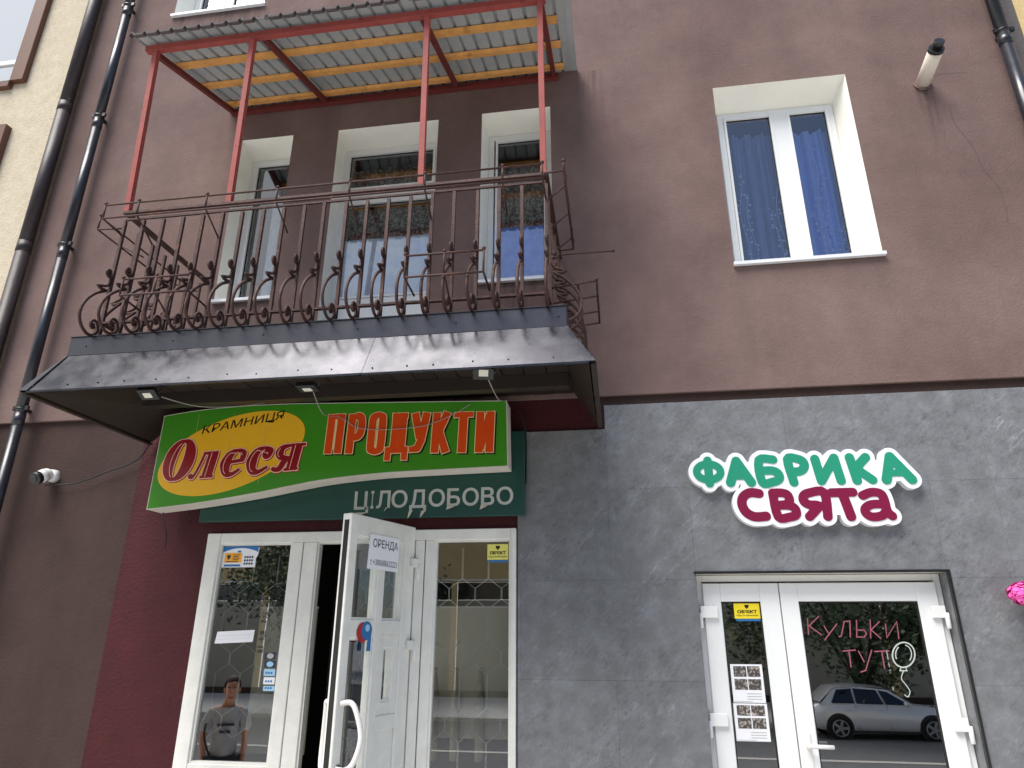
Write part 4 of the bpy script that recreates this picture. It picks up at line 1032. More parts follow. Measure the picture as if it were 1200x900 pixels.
flood(-.692, -1.03, 3.02, 'black flood lamp nearest the grey tiles, with a small sensor', radians(38), radians(12))
m_ = MB(); m_.ball((-.60, -1.06, 3.075), .024, 10, 7); m_.tube([(-.60, -1.06, 3.08), (-.60, -1.03, 3.24)], .006, 6); setp(obj('motion_sensor', m_, M['camwhite']), 'tiny round white motion sensor beside the flood lamp near the grey tiles', 'sensor')

def cable(pts, r, m, label): return obj('cable', MB().tube(smooth_pts(pts, 6), r, 6), M[m], None, label, 'cable')
cable([(-4.25, -.012, 2.69), (-4.0, -.01, 2.70), (-3.75, -.01, 2.78), (-3.53, -.01, 2.86), (-3.45, -.012, 2.98)], .006, 'black', 'thin dark cable running from the security camera up to the apron corner')
cable([(-2.70, -1.0, 2.99), (-2.55, -.8, 2.98), (-2.40, -.55, 3.06), (-2.35, -.3, 3.17), (-2.3, -.2, 3.18)], .0035, 'cabw', 'grey cable sagging from the flood lamp nearest the drainpipe')
cable([(-1.71, -1.0, 2.98), (-1.77, -.7, 2.93), (-1.85, -.30, 3.04), (-1.80, -.262, 3.02), (-1.72, -.26, 2.97), (-1.55, -.26, 2.945), (-1.25, -.26, 2.96), (-1.05, -.26, 3.03), (-.93, -.26, 3.10)], .003, 'cabw', 'grey cable hanging across the orange letters of the green sign')
cable([(-.68, -1.0, 3.01), (-.67, -.7, 2.98), (-.69, -.35, 3.08), (-.70, -.22, 3.13)], .0035, 'cabw', 'short grey cable from the flood lamp nearest the grey tiles')
cable([(-.63, -.06, 3.10), (-.60, -.05, 3.02), (-.585, -.03, 2.9), (-.588, -.012, 2.6)], .006, 'black', 'black cable looping down beside the dark green board')
cable([(-3.17, -.1, 2.45), (-3.18, -.06, 2.38), (-3.16, -.04, 2.31), (-3.155, -.03, 2.2)], .004, 'black', 'loose black wire dangling below the low end of the green sign')

# pink paper pompon
m_ = MB(); rr = random.Random(5)
for i in range(420):
    v = Vector((rr.gauss(0, 1), rr.gauss(0, 1), rr.gauss(0, 1))).normalized(); c = Vector((2.262, -.10, 1.872)) + Vector((v.x * .085, v.y * .06, v.z * .062)) * rr.uniform(.75, 1.05)
    a = v.cross(Vector((rr.random(), rr.random(), rr.random()))).normalized(); b = v.cross(a); r = rr.uniform(.010, .018)
    m_.add([c + a * r, c + b * r + v * .006, c - a * r, c - b * r - v * .004], [(0, 1, 2, 3)])
m_.ball((2.262, -.10, 1.872), .06, 12, 8, 1.2, .8, .85); m_.tube([(2.262, -.06, 1.875), (2.262, .004, 1.88)], .005, 6)
setp(obj('pompon', m_, M['pink']), 'fluffy bright pink pompon hanging on the grey tiles', 'decoration')

# ------------------------------------------------------------------ prints on the glass
def sx(x, y): return -2.744 + (x - 262) * .00637 + (y - 638) * .000925
def sz(y): return 2.233 - (y - 638) * .00532
GY = .0205
def rect(mb, x0, x1, z0, z1, y): mb.quad((x0, y, z0), (x1, y, z0), (x1, y, z1), (x0, y, z1))
m_ = MB(); A, Bx, Z0, Z1 = -2.738, -2.475, 2.075, 2.218
m_.m = 0; m_.add([(A, GY, Z0), (Bx - .01, GY, Z0), (Bx - .012, GY, Z0 + .06), (Bx, GY, Z0 + .08), (Bx + .006, GY, Z1 - .02), (Bx, GY, Z1), (A, GY, Z1)], [tuple(range(7))])
m_.m = 1; m_.add([(A, GY - .0006, Z1), (Bx, GY - .0006, Z1), (Bx, GY - .0006, Z1 - .032)] + [(A + (Bx - A) * t / 10, GY - .0006, Z1 - .012 - .028 * (2 * t / 10 - 1) ** 2) for t in range(10, -1, -1)], [tuple(range(14))])
m_.m = 2; rect(m_, A + .018, A + .145, Z0 + .032, Z0 + .098, GY - .0008)
m_.m = 3; m_.add([(A + .035, GY - .0012, Z0 + .085), (A + .062, GY - .0012, Z0 + .085), (A + .062, GY - .0012, Z0 + .066), (A + .0485, GY - .0012, Z0 + .05), (A + .035, GY - .0012, Z0 + .066)], [tuple(range(5))])
for k in range(4): rect(m_, A + .078, A + .13 - .008 * (k % 2), Z0 + .082 - k * .011, Z0 + .087 - k * .011, GY - .0012)
rect(m_, A + .03, A + .12, Z0 + .036, Z0 + .042, GY - .0012)
for k in range(3):
    for j in range(4): rect(m_, A + .165 + j * .018, A + .178 + j * .018, Z0 + .018 + k * .022, Z0 + .031 + k * .022, GY - .0012)
m_.m = 1; rect(m_, A + .02, A + .14, Z0 + .006, Z0 + .02, GY - .0012)
rect(m_, A + .11, A + .135, Z1 - .042, Z1 - .03, GY - .0012)
setp(obj('sticker', m_, [M['paper'], M['bluest'], M['orangest'], M['ink'], M['lightblue']]), 'large torn white and blue sticker with an orange block in a window corner', 'sticker')
# white paper on the window
m_ = MB(); m_.quad((-2.705, GY, 1.580), (-2.432, GY, 1.592), (-2.428, GY, 1.668), (-2.695, GY, 1.655)); m_.m = 1
for k in range(2): m_.quad((-2.69, GY - .0006, 1.605 + k * .022), (-2.45, GY - .0006, 1.616 + k * .022), (-2.45, GY - .0006, 1.617 + k * .022), (-2.69, GY - .0006, 1.606 + k * .022))
setp(obj('paper_strip', m_, [M['paper'], M['silver']]), 'blank white paper strip stuck to the glass above the reflected man', 'paper')
# lettering bent into an arc, unreadable
wl_ = thing('window_lettering', 'dark letters bent into an arc on the shop window', 'lettering', (-2.3, .02, 1.53)); rr = random.Random(11)
for i in range(15):
    t = i / 14
    if i < 7: cx, cz, an = -2.372 - .004 * sin(i), 1.535 + .0235 * i, radians(180)
    else:
        a = radians(180 - (i - 6) * 11); cx, cz, an = -2.20 + .175 * cos(a), 1.69 + .14 * sin(a), a
    if i in (2, 6): continue
    m_ = MB()
    ax = Vector((cos(an), sin(an))); up = Vector((-ax.y, ax.x))
    for s in (-.007, 0, .007):
        if rr.random() < .25: continue
        p = Vector((cx, cz)) + up * s; q1 = p - ax * .020; q2 = p + ax * .020
        ribbon(m_, [(q1.x, q1.y), (q2.x, q2.y)], .0042, GY)
    p = Vector((cx, cz)) - ax * rr.choice((-.018, 0, .018)); ribbon(m_, [tuple(p - up * .008), tuple(p + up * .008)], .004, GY - .0005); obj('letter', m_, M['signblack'], wl_)
for k, (z, mi, lb) in enumerate(((1.485, 'silver', 'topmost small round sticker of the column on the shop window'), (1.435, 'lightblue', 'second small sticker down the column on the shop window'), (1.385, 'lightblue', 'pale blue card sticker in the middle of the window column'), (1.335, 'paper', 'white card sticker second lowest in the window column'), (1.295, 'lightblue', 'lowest thin card sticker in the window column'))):
    x = -2.335 + .004 * k; m_ = MB(); m_.m = 0
    rect(m_, x, x + .078, z, z + (.042 if k < 4 else .03), GY)
    m_.m = 1
    if k < 2: m_.add([(x + .04 + .024 * cos(t), GY - .0006, z + .021 + .017 * sin(t)) for t in [2 * pi * i / 18 for i in range(18)]], [tuple(range(18))])
    else:
        for j in range(3): rect(m_, x + .012 + j * .018, x + .024 + j * .018, z + .012, z + .024, GY - .0006)
    setp(obj('sticker', m_, [M['ink'] if k < 2 else M[mi], M[mi] if k < 2 else M['bluest']]), lb, 'sticker', 'payment stickers on the shop window')
def security_sticker(x0, x1, z0, z1, y, base, label, word):
    m = MB(); m.m = 0; h = z1 - z0
    rect(m, x0, x1, z0, z1, y); m.m = 1; cx = (x0 + x1) / 2; s = h * .14
    m.add([(cx - s, y - .0006, z1 - h * .10), (cx + s, y - .0006, z1 - h * .10), (cx + s, y - .0006, z1 - h * .22), (cx, y - .0006, z1 - h * .38), (cx - s, y - .0006, z1 - h * .22)], [tuple(range(5))])
    text_mb(m, word[0], x0 + (x1 - x0) * .12, x1 - (x1 - x0) * .12, z0 + h * .34, z0 + h * .56, y - .0006, bold=.05)
    text_mb(m, word[1], x0 + (x1 - x0) * .08, x1 - (x1 - x0) * .08, z0 + h * .14, z0 + h * .25, y - .0006, bold=.03)
    m.m = 2; rect(m, x0 + (x1 - x0) * .05, x1 - (x1 - x0) * .02, z0 - h * .16, z0 - h * .02, y)
    return setp(obj('sticker', m, [M[base], M['signblack'], M['bluest']]), label, 'sticker')
security_sticker(-.852, -.712, 2.105, 2.205, GY, 'paleyel', 'faded yellow guard sticker in the top corner of the shop pane', ("ОБ'ЄКТ", 'ПІД ОХОРОНОЮ'))
PY = D - .0055
security_sticker(.700, .855, 1.742, 1.832, PY, 'yelsticker', 'bright yellow guard sticker at the top of the narrow party shop pane', ("ОБ'ЄКТ", 'ПІД ОХОРОНОЮ'))
def dx(x, y): return 1.088 + (x - 935) * .00493 - (y - 705) * .00095
def dz(y): return 1.842 - (y - 705) * .0046
def notice(x0, x1, z0, z1, label, top_sheet):
    m = MB(); m.m = 0; rect(m, x0, x1, z0, z1, PY); m.m = 1; w = (x1 - x0); h = z1 - z0
    for r in range(2):
        for c in range(2):
            a = x0 + w * (.09 + .43 * c); b = z1 - h * (.33 + .34 * r); rect(m, a, a + w * .40, b, b + h * .28, PY - .0006)
    m.m = 2
    for k in range(3): rect(m, x0 + w * .44, x1 - w * .1, z0 + h * (.08 + .07 * k), z0 + h * (.10 + .07 * k), PY - .0006)
    rect(m, x0 + w * .02, x0 + w * .6, z0 + h * .02, z0 + h * .035, PY - .0006)
    return setp(obj('notice', m, [M['paper'], M['photo'], M['silver']]), label, 'notice')
notice(.643, .829, 1.268, 1.480, 'upper white notice of small photos taped inside the narrow pane', 1)
notice(.639, .832, 1.062, 1.264, 'lower white notice of small photos taped inside the narrow pane', 0)
# marker writing and balloon drawing on the wide pane
def c7(cx, cy): x = 910 + cx / 3.752; y = 660 + cy / 3.752; return (dx(x, y), dz(y))
m_ = MB(); q = 0
for w in ([(141, 250), (150, 325)], [(190, 240), (147, 287)], [(150, 284), (207, 326)], [(216, 285), (242, 325)], [(272, 275), (222, 350)], [(285, 335), (294, 330), (303, 264), (328, 262), (333, 336)], [(356, 258), (361, 335), (392, 336), (402, 320), (392, 304), (360, 303)], [(416, 258), (421, 340)], [(456, 265), (421, 302), (463, 340)], [(482, 275), (490, 338), (530, 265), (541, 342)],
          [(304, 400), (357, 395)], [(330, 398), (342, 472)], [(371, 400), (397, 448)], [(427, 395), (405, 486), (385, 494)], [(440, 401), (500, 398)], [(470, 400), (484, 474)]):
    q += 1; pp = [c7(*p) for p in w]; ribbon(m_, pp, .0065, PY - .0003 * (q % 4), rnd=1)
obj('lettering', m_, M['chalkpink'], dr)
m_ = MB(); el = [c7(563 + 47 * cos(t), 415 + 56 * sin(t)) for t in [2 * pi * i / 40 for i in range(40)]]; ribbon(m_, el, .008, PY, closed=True)
for r0, r1, a0, a1 in ((33, 42, -80, 40), (34, 43, 150, 230)):
    ribbon(m_, [c7(563 + r0 * cos(radians(a0 + (a1 - a0) * i / 12)), 413 + r1 * sin(radians(a0 + (a1 - a0) * i / 12))) for i in range(13)], .006, PY - .0004)
ribbon(m_, [c7(552, 474), c7(550, 486), c7(578, 486), c7(574, 474)], .006, PY - .0008)
ribbon(m_, [(p.x, p.y) for p in smooth_pts([c7(564, 486), c7(556, 520), c7(575, 548), c7(592, 575), c7(585, 600), c7(570, 590)], 6)], .005, PY - .0012)
obj('balloon_drawing', m_, M['chalkwhite'], dr)
# things standing inside the party shop
def balloon(x, y, z, r, m, label):
    t = MB(); t.ball((x, y, z), r, 16, 12, .9, .9, 1.15); t.tube([(x, y, z - r * 1.14), (x, y, z - r * 1.14 - .02)], [.006, .014], 6); t.tube([(x, y, z - r * 1.17), (x + .03, y, z - r * 2.6)], .002, 4)
    return setp(obj('balloon', t, M[m]), label, 'balloon')
balloon(.70, .40, 1.66, .055, 'paleyel', 'dim olive balloon inside the party shop above the notices')
balloon(.665, .34, 1.19, .04, 'pink', 'small pink balloon inside beside the lower notice')
# rent notice and badge on the open door
def leafq(mb, u0, u1, z0, z1, d, sk=0.0): mb.add([leaf(u1, d, z0), leaf(u0, d, z0 - sk), leaf(u0, d, z1 - sk), leaf(u1 - .01, d, z1)], [(0, 1, 2, 3)])
m_ = MB(); m_.m = 0; leafq(m_, .185, .50, 1.985, 2.19, .004, .0)
m_.m = 1
fl_ = lambda x, z, d: leaf(-x, .0046 + d, z)
text_mb(m_, 'ОРЕНДА', -.455, -.20, 2.105, 2.165, 0, bold=.01, f=fl_)
text_mb(m_, 'т.+380688622221', -.475, -.20, 2.01, 2.045, 0, bold=.0, f=fl_)
setp(obj('rent_notice', m_, [M['paper'], M['ink']]), 'white rent notice taped across the open shop door', 'notice')
m_ = MB(); m_.m = 0
def disc(mb, u, z, r, d, n=18): mb.add([leaf(u + r * cos(2 * pi * i / n), d, z + r * sin(2 * pi * i / n)) for i in range(n)], [tuple(range(n))])
disc(m_, .49, 1.63, .055, .002); m_.m = 1; disc(m_, .455, 1.64, .05, .0026); m_.m = 2; disc(m_, .45, 1.655, .02, .0034); m_.m = 1; leafq(m_, .41, .45, 1.53, 1.62, .003)
setp(obj('sticker', m_, [M['redst'], M['bluest'], M['lightblue']]), 'torn red and blue round sticker on the open door', 'sticker')

# ------------------------------------------------------------------ neighbour houses
nb = thing('neighbour_house', 'cream roughcast house with brown window surrounds beside the worn pipe', 'building', (-9, 0, -.5))
NH = [(-7.2, -5.72, 6.80, 9.2)]
m_ = wall_grid(MB(), -16, -5.04, -.6, 11.5, .004, NH); m_.quad((-16, .004, 11.5), (-5.04, .004, 11.5), (-5.04, 7.9, 11.5), (-16, 7.9, 11.5)); m_.quad((-16, .004, -.6), (-16, 7.9, -.6), (-16, 7.9, 11.5), (-16, .004, 11.5)); m_.quad((-5.04, .004, -.6), (-5.04, 7.9, -.6), (-5.04, 7.9, 11.5), (-5.04, .004, 11.5))
obj('wall', m_, M['tan'], nb)
m_ = MB(); m_.box(-5.722, -5.575, -.05, .06, 6.765, 9.3); m_.box(-7.3, -5.722, -.048, .06, 6.70, 6.775)
fr = obj('window_surround', m_, M['brownwood'], nb, bev=.004)
m_ = ring(MB(), -7.2, -5.724, 6.777, 9.2, .05, .04, .09); m_.box(-7.15, -5.774, .042, .09, 7.09, 7.14)
obj('window_frame', m_, M['pvc'], fr)
obj('pane', B(-7.15, -5.774, .06, .066, 7.14, 9.15), M['mirrorpane'], fr); obj('pane', B(-7.15, -5.774, .06, .066, 6.827, 7.09), M['mirrorpane'], fr)
obj('blind', B(-7.15, -5.774, .12, .125, 6.8, 9.15), M['whitein'], fr)
obj('window_surround', B(-6.6, -5.575, -.06, .02, 5.6, 6.21), M['brownwood'], nb, bev=.004)
nr = thing('neighbour_house', 'ochre rendered house just beyond the far black drainpipe', 'building', (8, 0, -.5))
m_ = MB(); m_.box(3.275, 14, .006, 7.9, -.6, 11.2); obj('wall', m_, M['ochre'], nr)

# ------------------------------------------------------------------ the street behind the viewer (seen in the panes)
def sheetg(name, y0, y1, z0, z1, m, x0=-60, x1=60):
    mb = MB(); mb.quad((x0, y0, z0), (x1, y0, z0), (x1, y1, z1), (x0, y1, z1)); return setp(obj(name, mb, M[m]), kind='structure')
g = MB(); N = 8
prof_g = [(400, -.62), (8, -.62), (0.02, -.62), (-5.5, -.62), (-10.6, -1.18), (-22, -1.38), (-24, -1.26), (-45, -1.26), (-400, -1.26)]
V = [(x, y, z) for y, z in prof_g for x in (-400, 400)]
g.add(V, [(2 * i, 2 * i + 1, 2 * i + 3, 2 * i + 2) for i in range(len(prof_g) - 1)])
setp(obj('ground', g, M['paving']), kind='structure')
sheetg('pavement', -4.9, .015, -.5, -.5, 'paving'); 
kb = MB(); kb.box(-60, 60, -5.15, -4.9, -.62, -.49); setp(obj('kerb', kb, M['kerb']), kind='structure')
sheetg('road', -21.8, -10.9, -1.32, -1.13, 'asphalt')
sheetg('road_marking', -14.75, -14.45, -1.189, -1.184, 'kerb')
kb = MB(); kb.box(-60, 60, -10.9, -10.55, -1.4, -1.02); setp(obj('kerb', kb, M['kerb']), kind='structure')
kb = MB(); kb.box(-60, 60, -22.1, -21.8, -1.7, -1.18); setp(obj('kerb', kb, M['kerb']), kind='structure')
sheetg('footpath', -29.9, -22.1, -1.18, -1.18, 'paving')

# parked car
CX, CY, CZ = 5.55, -19.9, -1.29          # rear bumper x, centre line y, ground z; nose towards +x
car = thing('parked_car', 'silver hatchback parked across the street, seen mirrored in the party shop door', 'car', (CX + 2.1, CY, CZ))
# (x, half width low, z sill, z belt, half belt, z roof, half roof)
secs = [(0.0, .70, .45, .78, .66, None), (.12, .80, .30, .92, .74, None), (.55, .87, .22, 1.0, .80, None), (1.2, .88, .20, 1.0, .83, None), (2.2, .88, .20, .97, .83, None), (2.95, .88, .20, .94, .82, None), (3.6, .87, .22, .88, .78, None), (4.05, .80, .28, .74, .70, None), (4.2, .66, .40, .62, .58, None)]
mb = MB(); mb.smooth = True; V = []
for (x, hw, zs, zb, hb, _) in secs:
    V += [(CX + x, CY + s * w, CZ + z) for s, w, z in ((-1, hw * .9, zs), (-1, hw, zs + .18), (-1, hw, (zs + zb) / 2 + .08), (-1, hb, zb), (-1, hb * .5, zb + .02), (1, hb * .5, zb + .02), (1, hb, zb), (1, hw, (zs + zb) / 2 + .08), (1, hw, zs + .18), (1, hw * .9, zs))]
n = 10
mb.add(V, [(i * n + j, i * n + (j + 1) % n, (i + 1) * n + (j + 1) % n, (i + 1) * n + j) for i in range(len(secs) - 1) for j in range(n)] + [tuple(range(n)), tuple(range((len(secs) - 1) * n, len(secs) * n))])
obj('body', mb, M['carpaint'], car)
cab = [(.28, 1.0, .80), (.75, 1.40, .66), (1.5, 1.47, .64), (2.2, 1.42, .64), (3.05, .96, .78)]
mb = MB(); mb.smooth = True; V = []
for (x, z, h) in cab: V += [(CX + x, CY - h, CZ + z), (CX + x, CY - h * .8, CZ + z + .03), (CX + x, CY + h * .8, CZ + z + .03), (CX + x, CY + h, CZ + z)]
mb.add(V, [(i * 4 + j, i * 4 + j + 1, (i + 1) * 4 + j + 1, (i + 1) * 4 + j) for i in range(4) for j in range(3)])
rf = obj('roof', mb, M['carpaint'], car)
for s in (1, -1):
    def side(pts): return [(CX + x, CY + s * h, CZ + z) for x, z, h in pts]
    for pts in ([(.62, 1.0, .83), (1.28, 1.0, .835), (1.28, 1.40, .66), (.85, 1.36, .672)], [(1.34, 1.0, .835), (2.12, .985, .83), (1.98, 1.37, .672), (1.34, 1.405, .66)], [(2.18, .98, .83), (2.86, .965, .815), (2.30, 1.32, .68), (2.04, 1.365, .672)]):
        m = MB(); P = side(pts); m.add(P, [(0, 1, 2, 3)]); o = obj('window', m, M['carglass'], car); 
    m = MB(); m.add(side([(.32, .97, .81), (2.98, .955, .80), (2.35, 1.37, .665), (1.5, 1.455, .635), (.75, 1.385, .655)]), [tuple(range(5))]); 
    V2 = [(x, y - s * .012, z) for x, y, z in m.v]; m.v = V2; obj('pillar_panel', m, M['carpaint'], car)
    for dx0, dx1 in ((1.32, 1.3), (2.2, 2.18)):
        obj('door_seam', MB().bar((CX + dx0, CY + s * .884, CZ + .3), (CX + dx1, CY + s * .842, CZ + .97), .008, .006), M['black'], car)
    for hx in (1.12, 2.0): obj('door_handle', MB().bar((CX + hx - .12, CY + s * .872, CZ + .84), (CX + hx + .03, CY + s * .872, CZ + .845), .03, .03), M['carpaint'], car)
    m = MB(); m.ball((CX + 2.72, CY + s * .93, CZ + 1.0), .1, 10, 7, .8, 1, .7); obj('wing_mirror', m, M['carpaint'], car)
    m = MB(); m.bar((CX + .95, CY + s * .885, CZ + .24), (CX + 3.0, CY + s * .885, CZ + .24), .03, .06); obj('sill_trim', m, M['black'], car)
    for wx in (.78, 3.38):
        w = MB().tube([(CX + wx, CY + s * .70, CZ + .325), (CX + wx, CY + s * .905, CZ + .325)], .325, 28); t_ = obj('wheel', w, M['tyre'], car)
        m = MB(); m.tube([(CX + wx, CY + s * .90, CZ + .325), (CX + wx, CY + s * .913, CZ + .325)], .06, 12)
        for k in range(5):
            a = 2 * pi * k / 5; m.bar((CX + wx + .03 * cos(a), CY + s * .912, CZ + .325 + .03 * sin(a)), (CX + wx + .215 * cos(a), CY + s * .912, CZ + .325 + .215 * sin(a)), .07, .02, (0, 1, 0))
        ring_ = [(CX + wx + .22 * cos(a), CY + s * .91, CZ + .325 + .22 * sin(a)) for a in [2 * pi * i / 24 for i in range(25)]]; m.tube(ring_, .02, 6, caps=False)
        obj('rim', m, M['rim'], t_)
        m = MB(); m.tube([(CX + wx, CY + s * .60, CZ + .345), (CX + wx, CY + s * .886, CZ + .345)], .385, 28); obj('wheel_arch', m, M['black'], car)
obj('windscreen', MB().quad((CX + 2.33, CY - .60, CZ + 1.40), (CX + 2.33, CY + .60, CZ + 1.40), (CX + 3.03, CY + .72, CZ + .985), (CX + 3.03, CY - .72, CZ + .985)), M['carglass'], car)
for s in (1, -1):
    m = MB(); m.ball((CX + 4.0, CY + s * .62, CZ + .68), .13, 10, 7, 1, .9, .6); obj('headlight', m, M['silver'], car)
    m = MB(); m.ball((CX + .1, CY + s * .66, CZ + .82), .12, 10, 7, .7, 1, 1); obj('tail_light', m, M['redst'], car)

# trees: tapered trunk with limbs, and a crown of leaf clumps with gaps
def make_tree(x, y, zg, h, r, base, seed, label, m='leaf', cz=None, nleaf=9000, flat=.75):
    rr = random.Random(seed); t = thing('street_tree', label, 'tree', (x, y, zg))
    tr = MB(); hz = zg + base + (h - base) * .35
    tr.tube([(x, y, zg - .1), (x + .05, y, zg + .6), (x + .1, y + .05, zg + base * .7), (x + .05, y, hz)], [.24, .17, .15, .09], 10)
    cl = []
    for i in range(34):
        while True:
            v = Vector((rr.uniform(-1, 1), rr.uniform(-1, 1), rr.uniform(-1, 1)))
            if .25 < v.length < 1: break
        cl.append((Vector((x + v.x * r, y + v.y * r, zg + base + (h - base) * (.5 + .5 * v.z))), rr.uniform(.20, .38) * r))
    for c, s in cl[:12]: tr.tube([(x + .05, y, zg + base * .75), tuple((Vector((x, y, hz)) + c) / 2 + Vector((0, 0, .2))), tuple(c)], [.07, .045, .015], 6)
    obj('trunk', tr, M['bark'], t)
    lf = MB(); vs = []; fs = []
    for i in range(nleaf):
        c, s = cl[rr.randrange(len(cl))]; v = Vector((rr.gauss(0, .5), rr.gauss(0, .5), rr.gauss(0, .4))) * s
        p = c + v; a = Vector((rr.gauss(0, 1), rr.gauss(0, 1), rr.gauss(0, .6))).normalized(); b = a.cross(Vector((rr.random() - .5, rr.random() - .5, rr.random()))).normalized(); L = rr.uniform(.07, .15)
        k = len(vs); vs += [p + a * L, p + b * L * .55, p - a * L, p - b * L * .55]; fs.append((k, k + 1, k + 2, k + 3))
    lf.add(vs, fs); obj('crown', lf, M[m], t); return t
make_tree(8.2, -22.6, -1.2, 10.0, 5.2, 1.05, 1, 'dense dark tree over the parked silver car', 'leaf2', nleaf=17000)
make_tree(-2.2, -23.2, -1.2, 11.5, 3.4, 6.4, 2, 'tall tree across the street opposite the open shop door', 'leaf')
make_tree(-12.5, -23.4, -1.2, 10.0, 4.6, 3.4, 3, 'broad tree across the street far along from the silver car', 'leaf2')
make_tree(18.5, -23.4, -1.2, 10.0, 4.0, 2.6, 4, 'leafy tree across the street beyond the nose of the silver car', 'leaf2')
# building opposite
ob = thing('opposite_building', 'long tan building with dark shop windows across the street', 'building', (-4, -32, -1.6))
HO = [(-38 + 3.2 * i, -38 + 3.2 * i + 1.5, 6.2 + 3.2 * k, 7.9 + 3.2 * k) for i in range(24) for k in range(2)]
HG = [(-38 + 5 * i, -38 + 5 * i + 4.7, -1.2, 4.05) for i in range(15)]
m_ = wall_grid(MB(), -40, 40, -2.2, 11.5, -30, HO + HG); m_.quad((-40, -30, 11.5), (40, -30, 11.5), (40, -39, 11.5), (-40, -39, 11.5)); m_.quad((-40, -30, -2.2), (-40, -39, -2.2), (-40, -39, 11.5), (-40, -30, 11.5)); m_.quad((40, -30, -2.2), (40, -39, -2.2), (40, -39, 11.5), (40, -30, 11.5))
obj('wall', m_, M['oppwall'], ob)
for h in HG: obj('roller_shutter', B(h[0] + .002, h[1] - .002, -30.14, -30.12, h[2] + .002, 3.2), M['shutter'], ob)
for h in HO + [(h[0], h[1], 3.22, h[3]) for h in HG]: obj('window', B(h[0] + .002, h[1] - .002, -30.14, -30.12, h[2] + .002, h[3] - .002), M['carglass'], ob)
obj('base_band', B(-40, 40, -29.99, -29.93, -2.2, -.9), M['lowpaint'], ob); obj('string_course', B(-40, 40, -29.99, -29.9, 4.12, 4.2), M['whitein'], ob)

# ------------------------------------------------------------------ the man reflected in the shop window
def skinned(name, pts, edges, mats, root, parent, levels=2):
    names = list(pts); me = bpy.data.meshes.new(name); me.from_pydata([pts[k][:3] for k in names], [(names.index(a), names.index(b)) for a, b in edges], [])
    o = bpy.data.objects.new(name, me); COL.objects.link(o)
    sm_ = o.modifiers.new('skin', 'SKIN'); sm_.use_smooth_shade = True; sm_.branch_smoothing = .6
    for i, k in enumerate(names):
        r = pts[k][3]; o.data.skin_vertices[0].data[i].radius = (r if isinstance(r, tuple) else (r, r))
        o.data.skin_vertices[0].data[i].use_root = (k == root)
    sb = o.modifiers.new('sub', 'SUBSURF'); sb.levels = levels; sb.render_levels = levels
    bpy.context.view_layer.update()
    ev = o.evaluated_get(bpy.context.evaluated_depsgraph_get()); m2 = bpy.data.meshes.new_from_object(ev)
    mb = MB(); mb.smooth = True; mb.add([tuple(v.co) for v in m2.vertices], [tuple(p.vertices) for p in m2.polygons])
    bpy.data.objects.remove(o); bpy.data.meshes.remove(me); bpy.data.meshes.remove(m2)
    return mb
MX, MY, MZ = -4.30, -3.10, -.52
man = thing('person', 'man in grey t-shirt and dark trousers with a shoulder strap, mirrored in the shop window', 'person', (MX, MY, MZ))
def mp(x, y, z, r): return (MX + x, MY + y, MZ + z, r)         # faces +y
body = {'pel': mp(0, 0, .93, (.15, .11)), 'sp1': mp(0, -.01, 1.10, (.145, .10)), 'sp2': mp(0, -.01, 1.28, (.165, .115)), 'nb': mp(0, -.01, 1.40, (.06, .06)), 'nk': mp(0, .01, 1.455, .050), 'hd0': mp(.01, .04, 1.505, (.050, .066)), 'hd1': mp(.015, .035, 1.57, (.074, .092)), 'hd2': mp(.02, .028, 1.645, (.074, .090)), 'hd3': mp(.02, .02, 1.69, (.045, .055)),
        'rs': mp(.155, 0, 1.37, .05), 're': mp(.215, -.02, 1.12, .040), 'rw': mp(.205, .06, .88, .028), 'rh': mp(.20, .09, .80, (.036, .02)),
        'ls': mp(-.155, 0, 1.37, .05), 'le': mp(-.225, -.03, 1.12, .040), 'lw': mp(-.18, .10, .92, .028), 'lh': mp(-.16, .14, .85, (.036, .02)),
        'rhip': mp(.09, 0, .90, .095), 'rk': mp(.11, .02, .49, .06), 'ra': mp(.11, -.02, .09, .042), 'rf': mp(.12, .14, .045, .035), 'lhip': mp(-.09, 0, .90, .095), 'lk': mp(-.11, .03, .49, .06), 'la': mp(-.11, -.02, .09, .042), 'lf': mp(-.12, .14, .045, .035)}
for s, k in ((1, 'r'), (-1, 'l')):
    hx, hy, hz, _ = body[k + 'h']
    for i in range(4):
        fx = hx + (-.024 + .016 * i) * s * .6; L = (.055, .07, .075, .06)[i]
        body[f'{k}f{i}a'] = (fx, hy + .005 + .008 * i, hz - .035, .0095); body[f'{k}f{i}b'] = (fx - s * .004, hy + .012 + .008 * i, hz - .035 - L * .6, .0088); body[f'{k}f{i}c'] = (fx - s * .010, hy + .008 * i, hz - .04 - L, .0078)
    body[k + 'ta'] = (hx - s * .03, hy + .02, hz - .005, .012); body[k + 'tb'] = (hx - s * .042, hy + .035, hz - .045, .0105)
E_ = [('pel', 'sp1'), ('sp1', 'sp2'), ('sp2', 'nb'), ('nb', 'nk'), ('nk', 'hd0'), ('hd0', 'hd1'), ('hd1', 'hd2'), ('hd2', 'hd3')]
for k in 'rl':
    E_ += [('nb', k + 's'), (k + 's', k + 'e'), (k + 'e', k + 'w'), (k + 'w', k + 'h'), (k + 'h', k + 'ta'), (k + 'ta', k + 'tb'), ('pel', k + 'hip'), (k + 'hip', k + 'k'), (k + 'k', k + 'a'), (k + 'a', k + 'f')]
    for i in range(4): E_ += [(k + 'h', f'{k}f{i}a'), (f'{k}f{i}a', f'{k}f{i}b'), (f'{k}f{i}b', f'{k}f{i}c')]
obj('body', skinned('body', body, E_, None, 'pel', man), M['skin'], man)
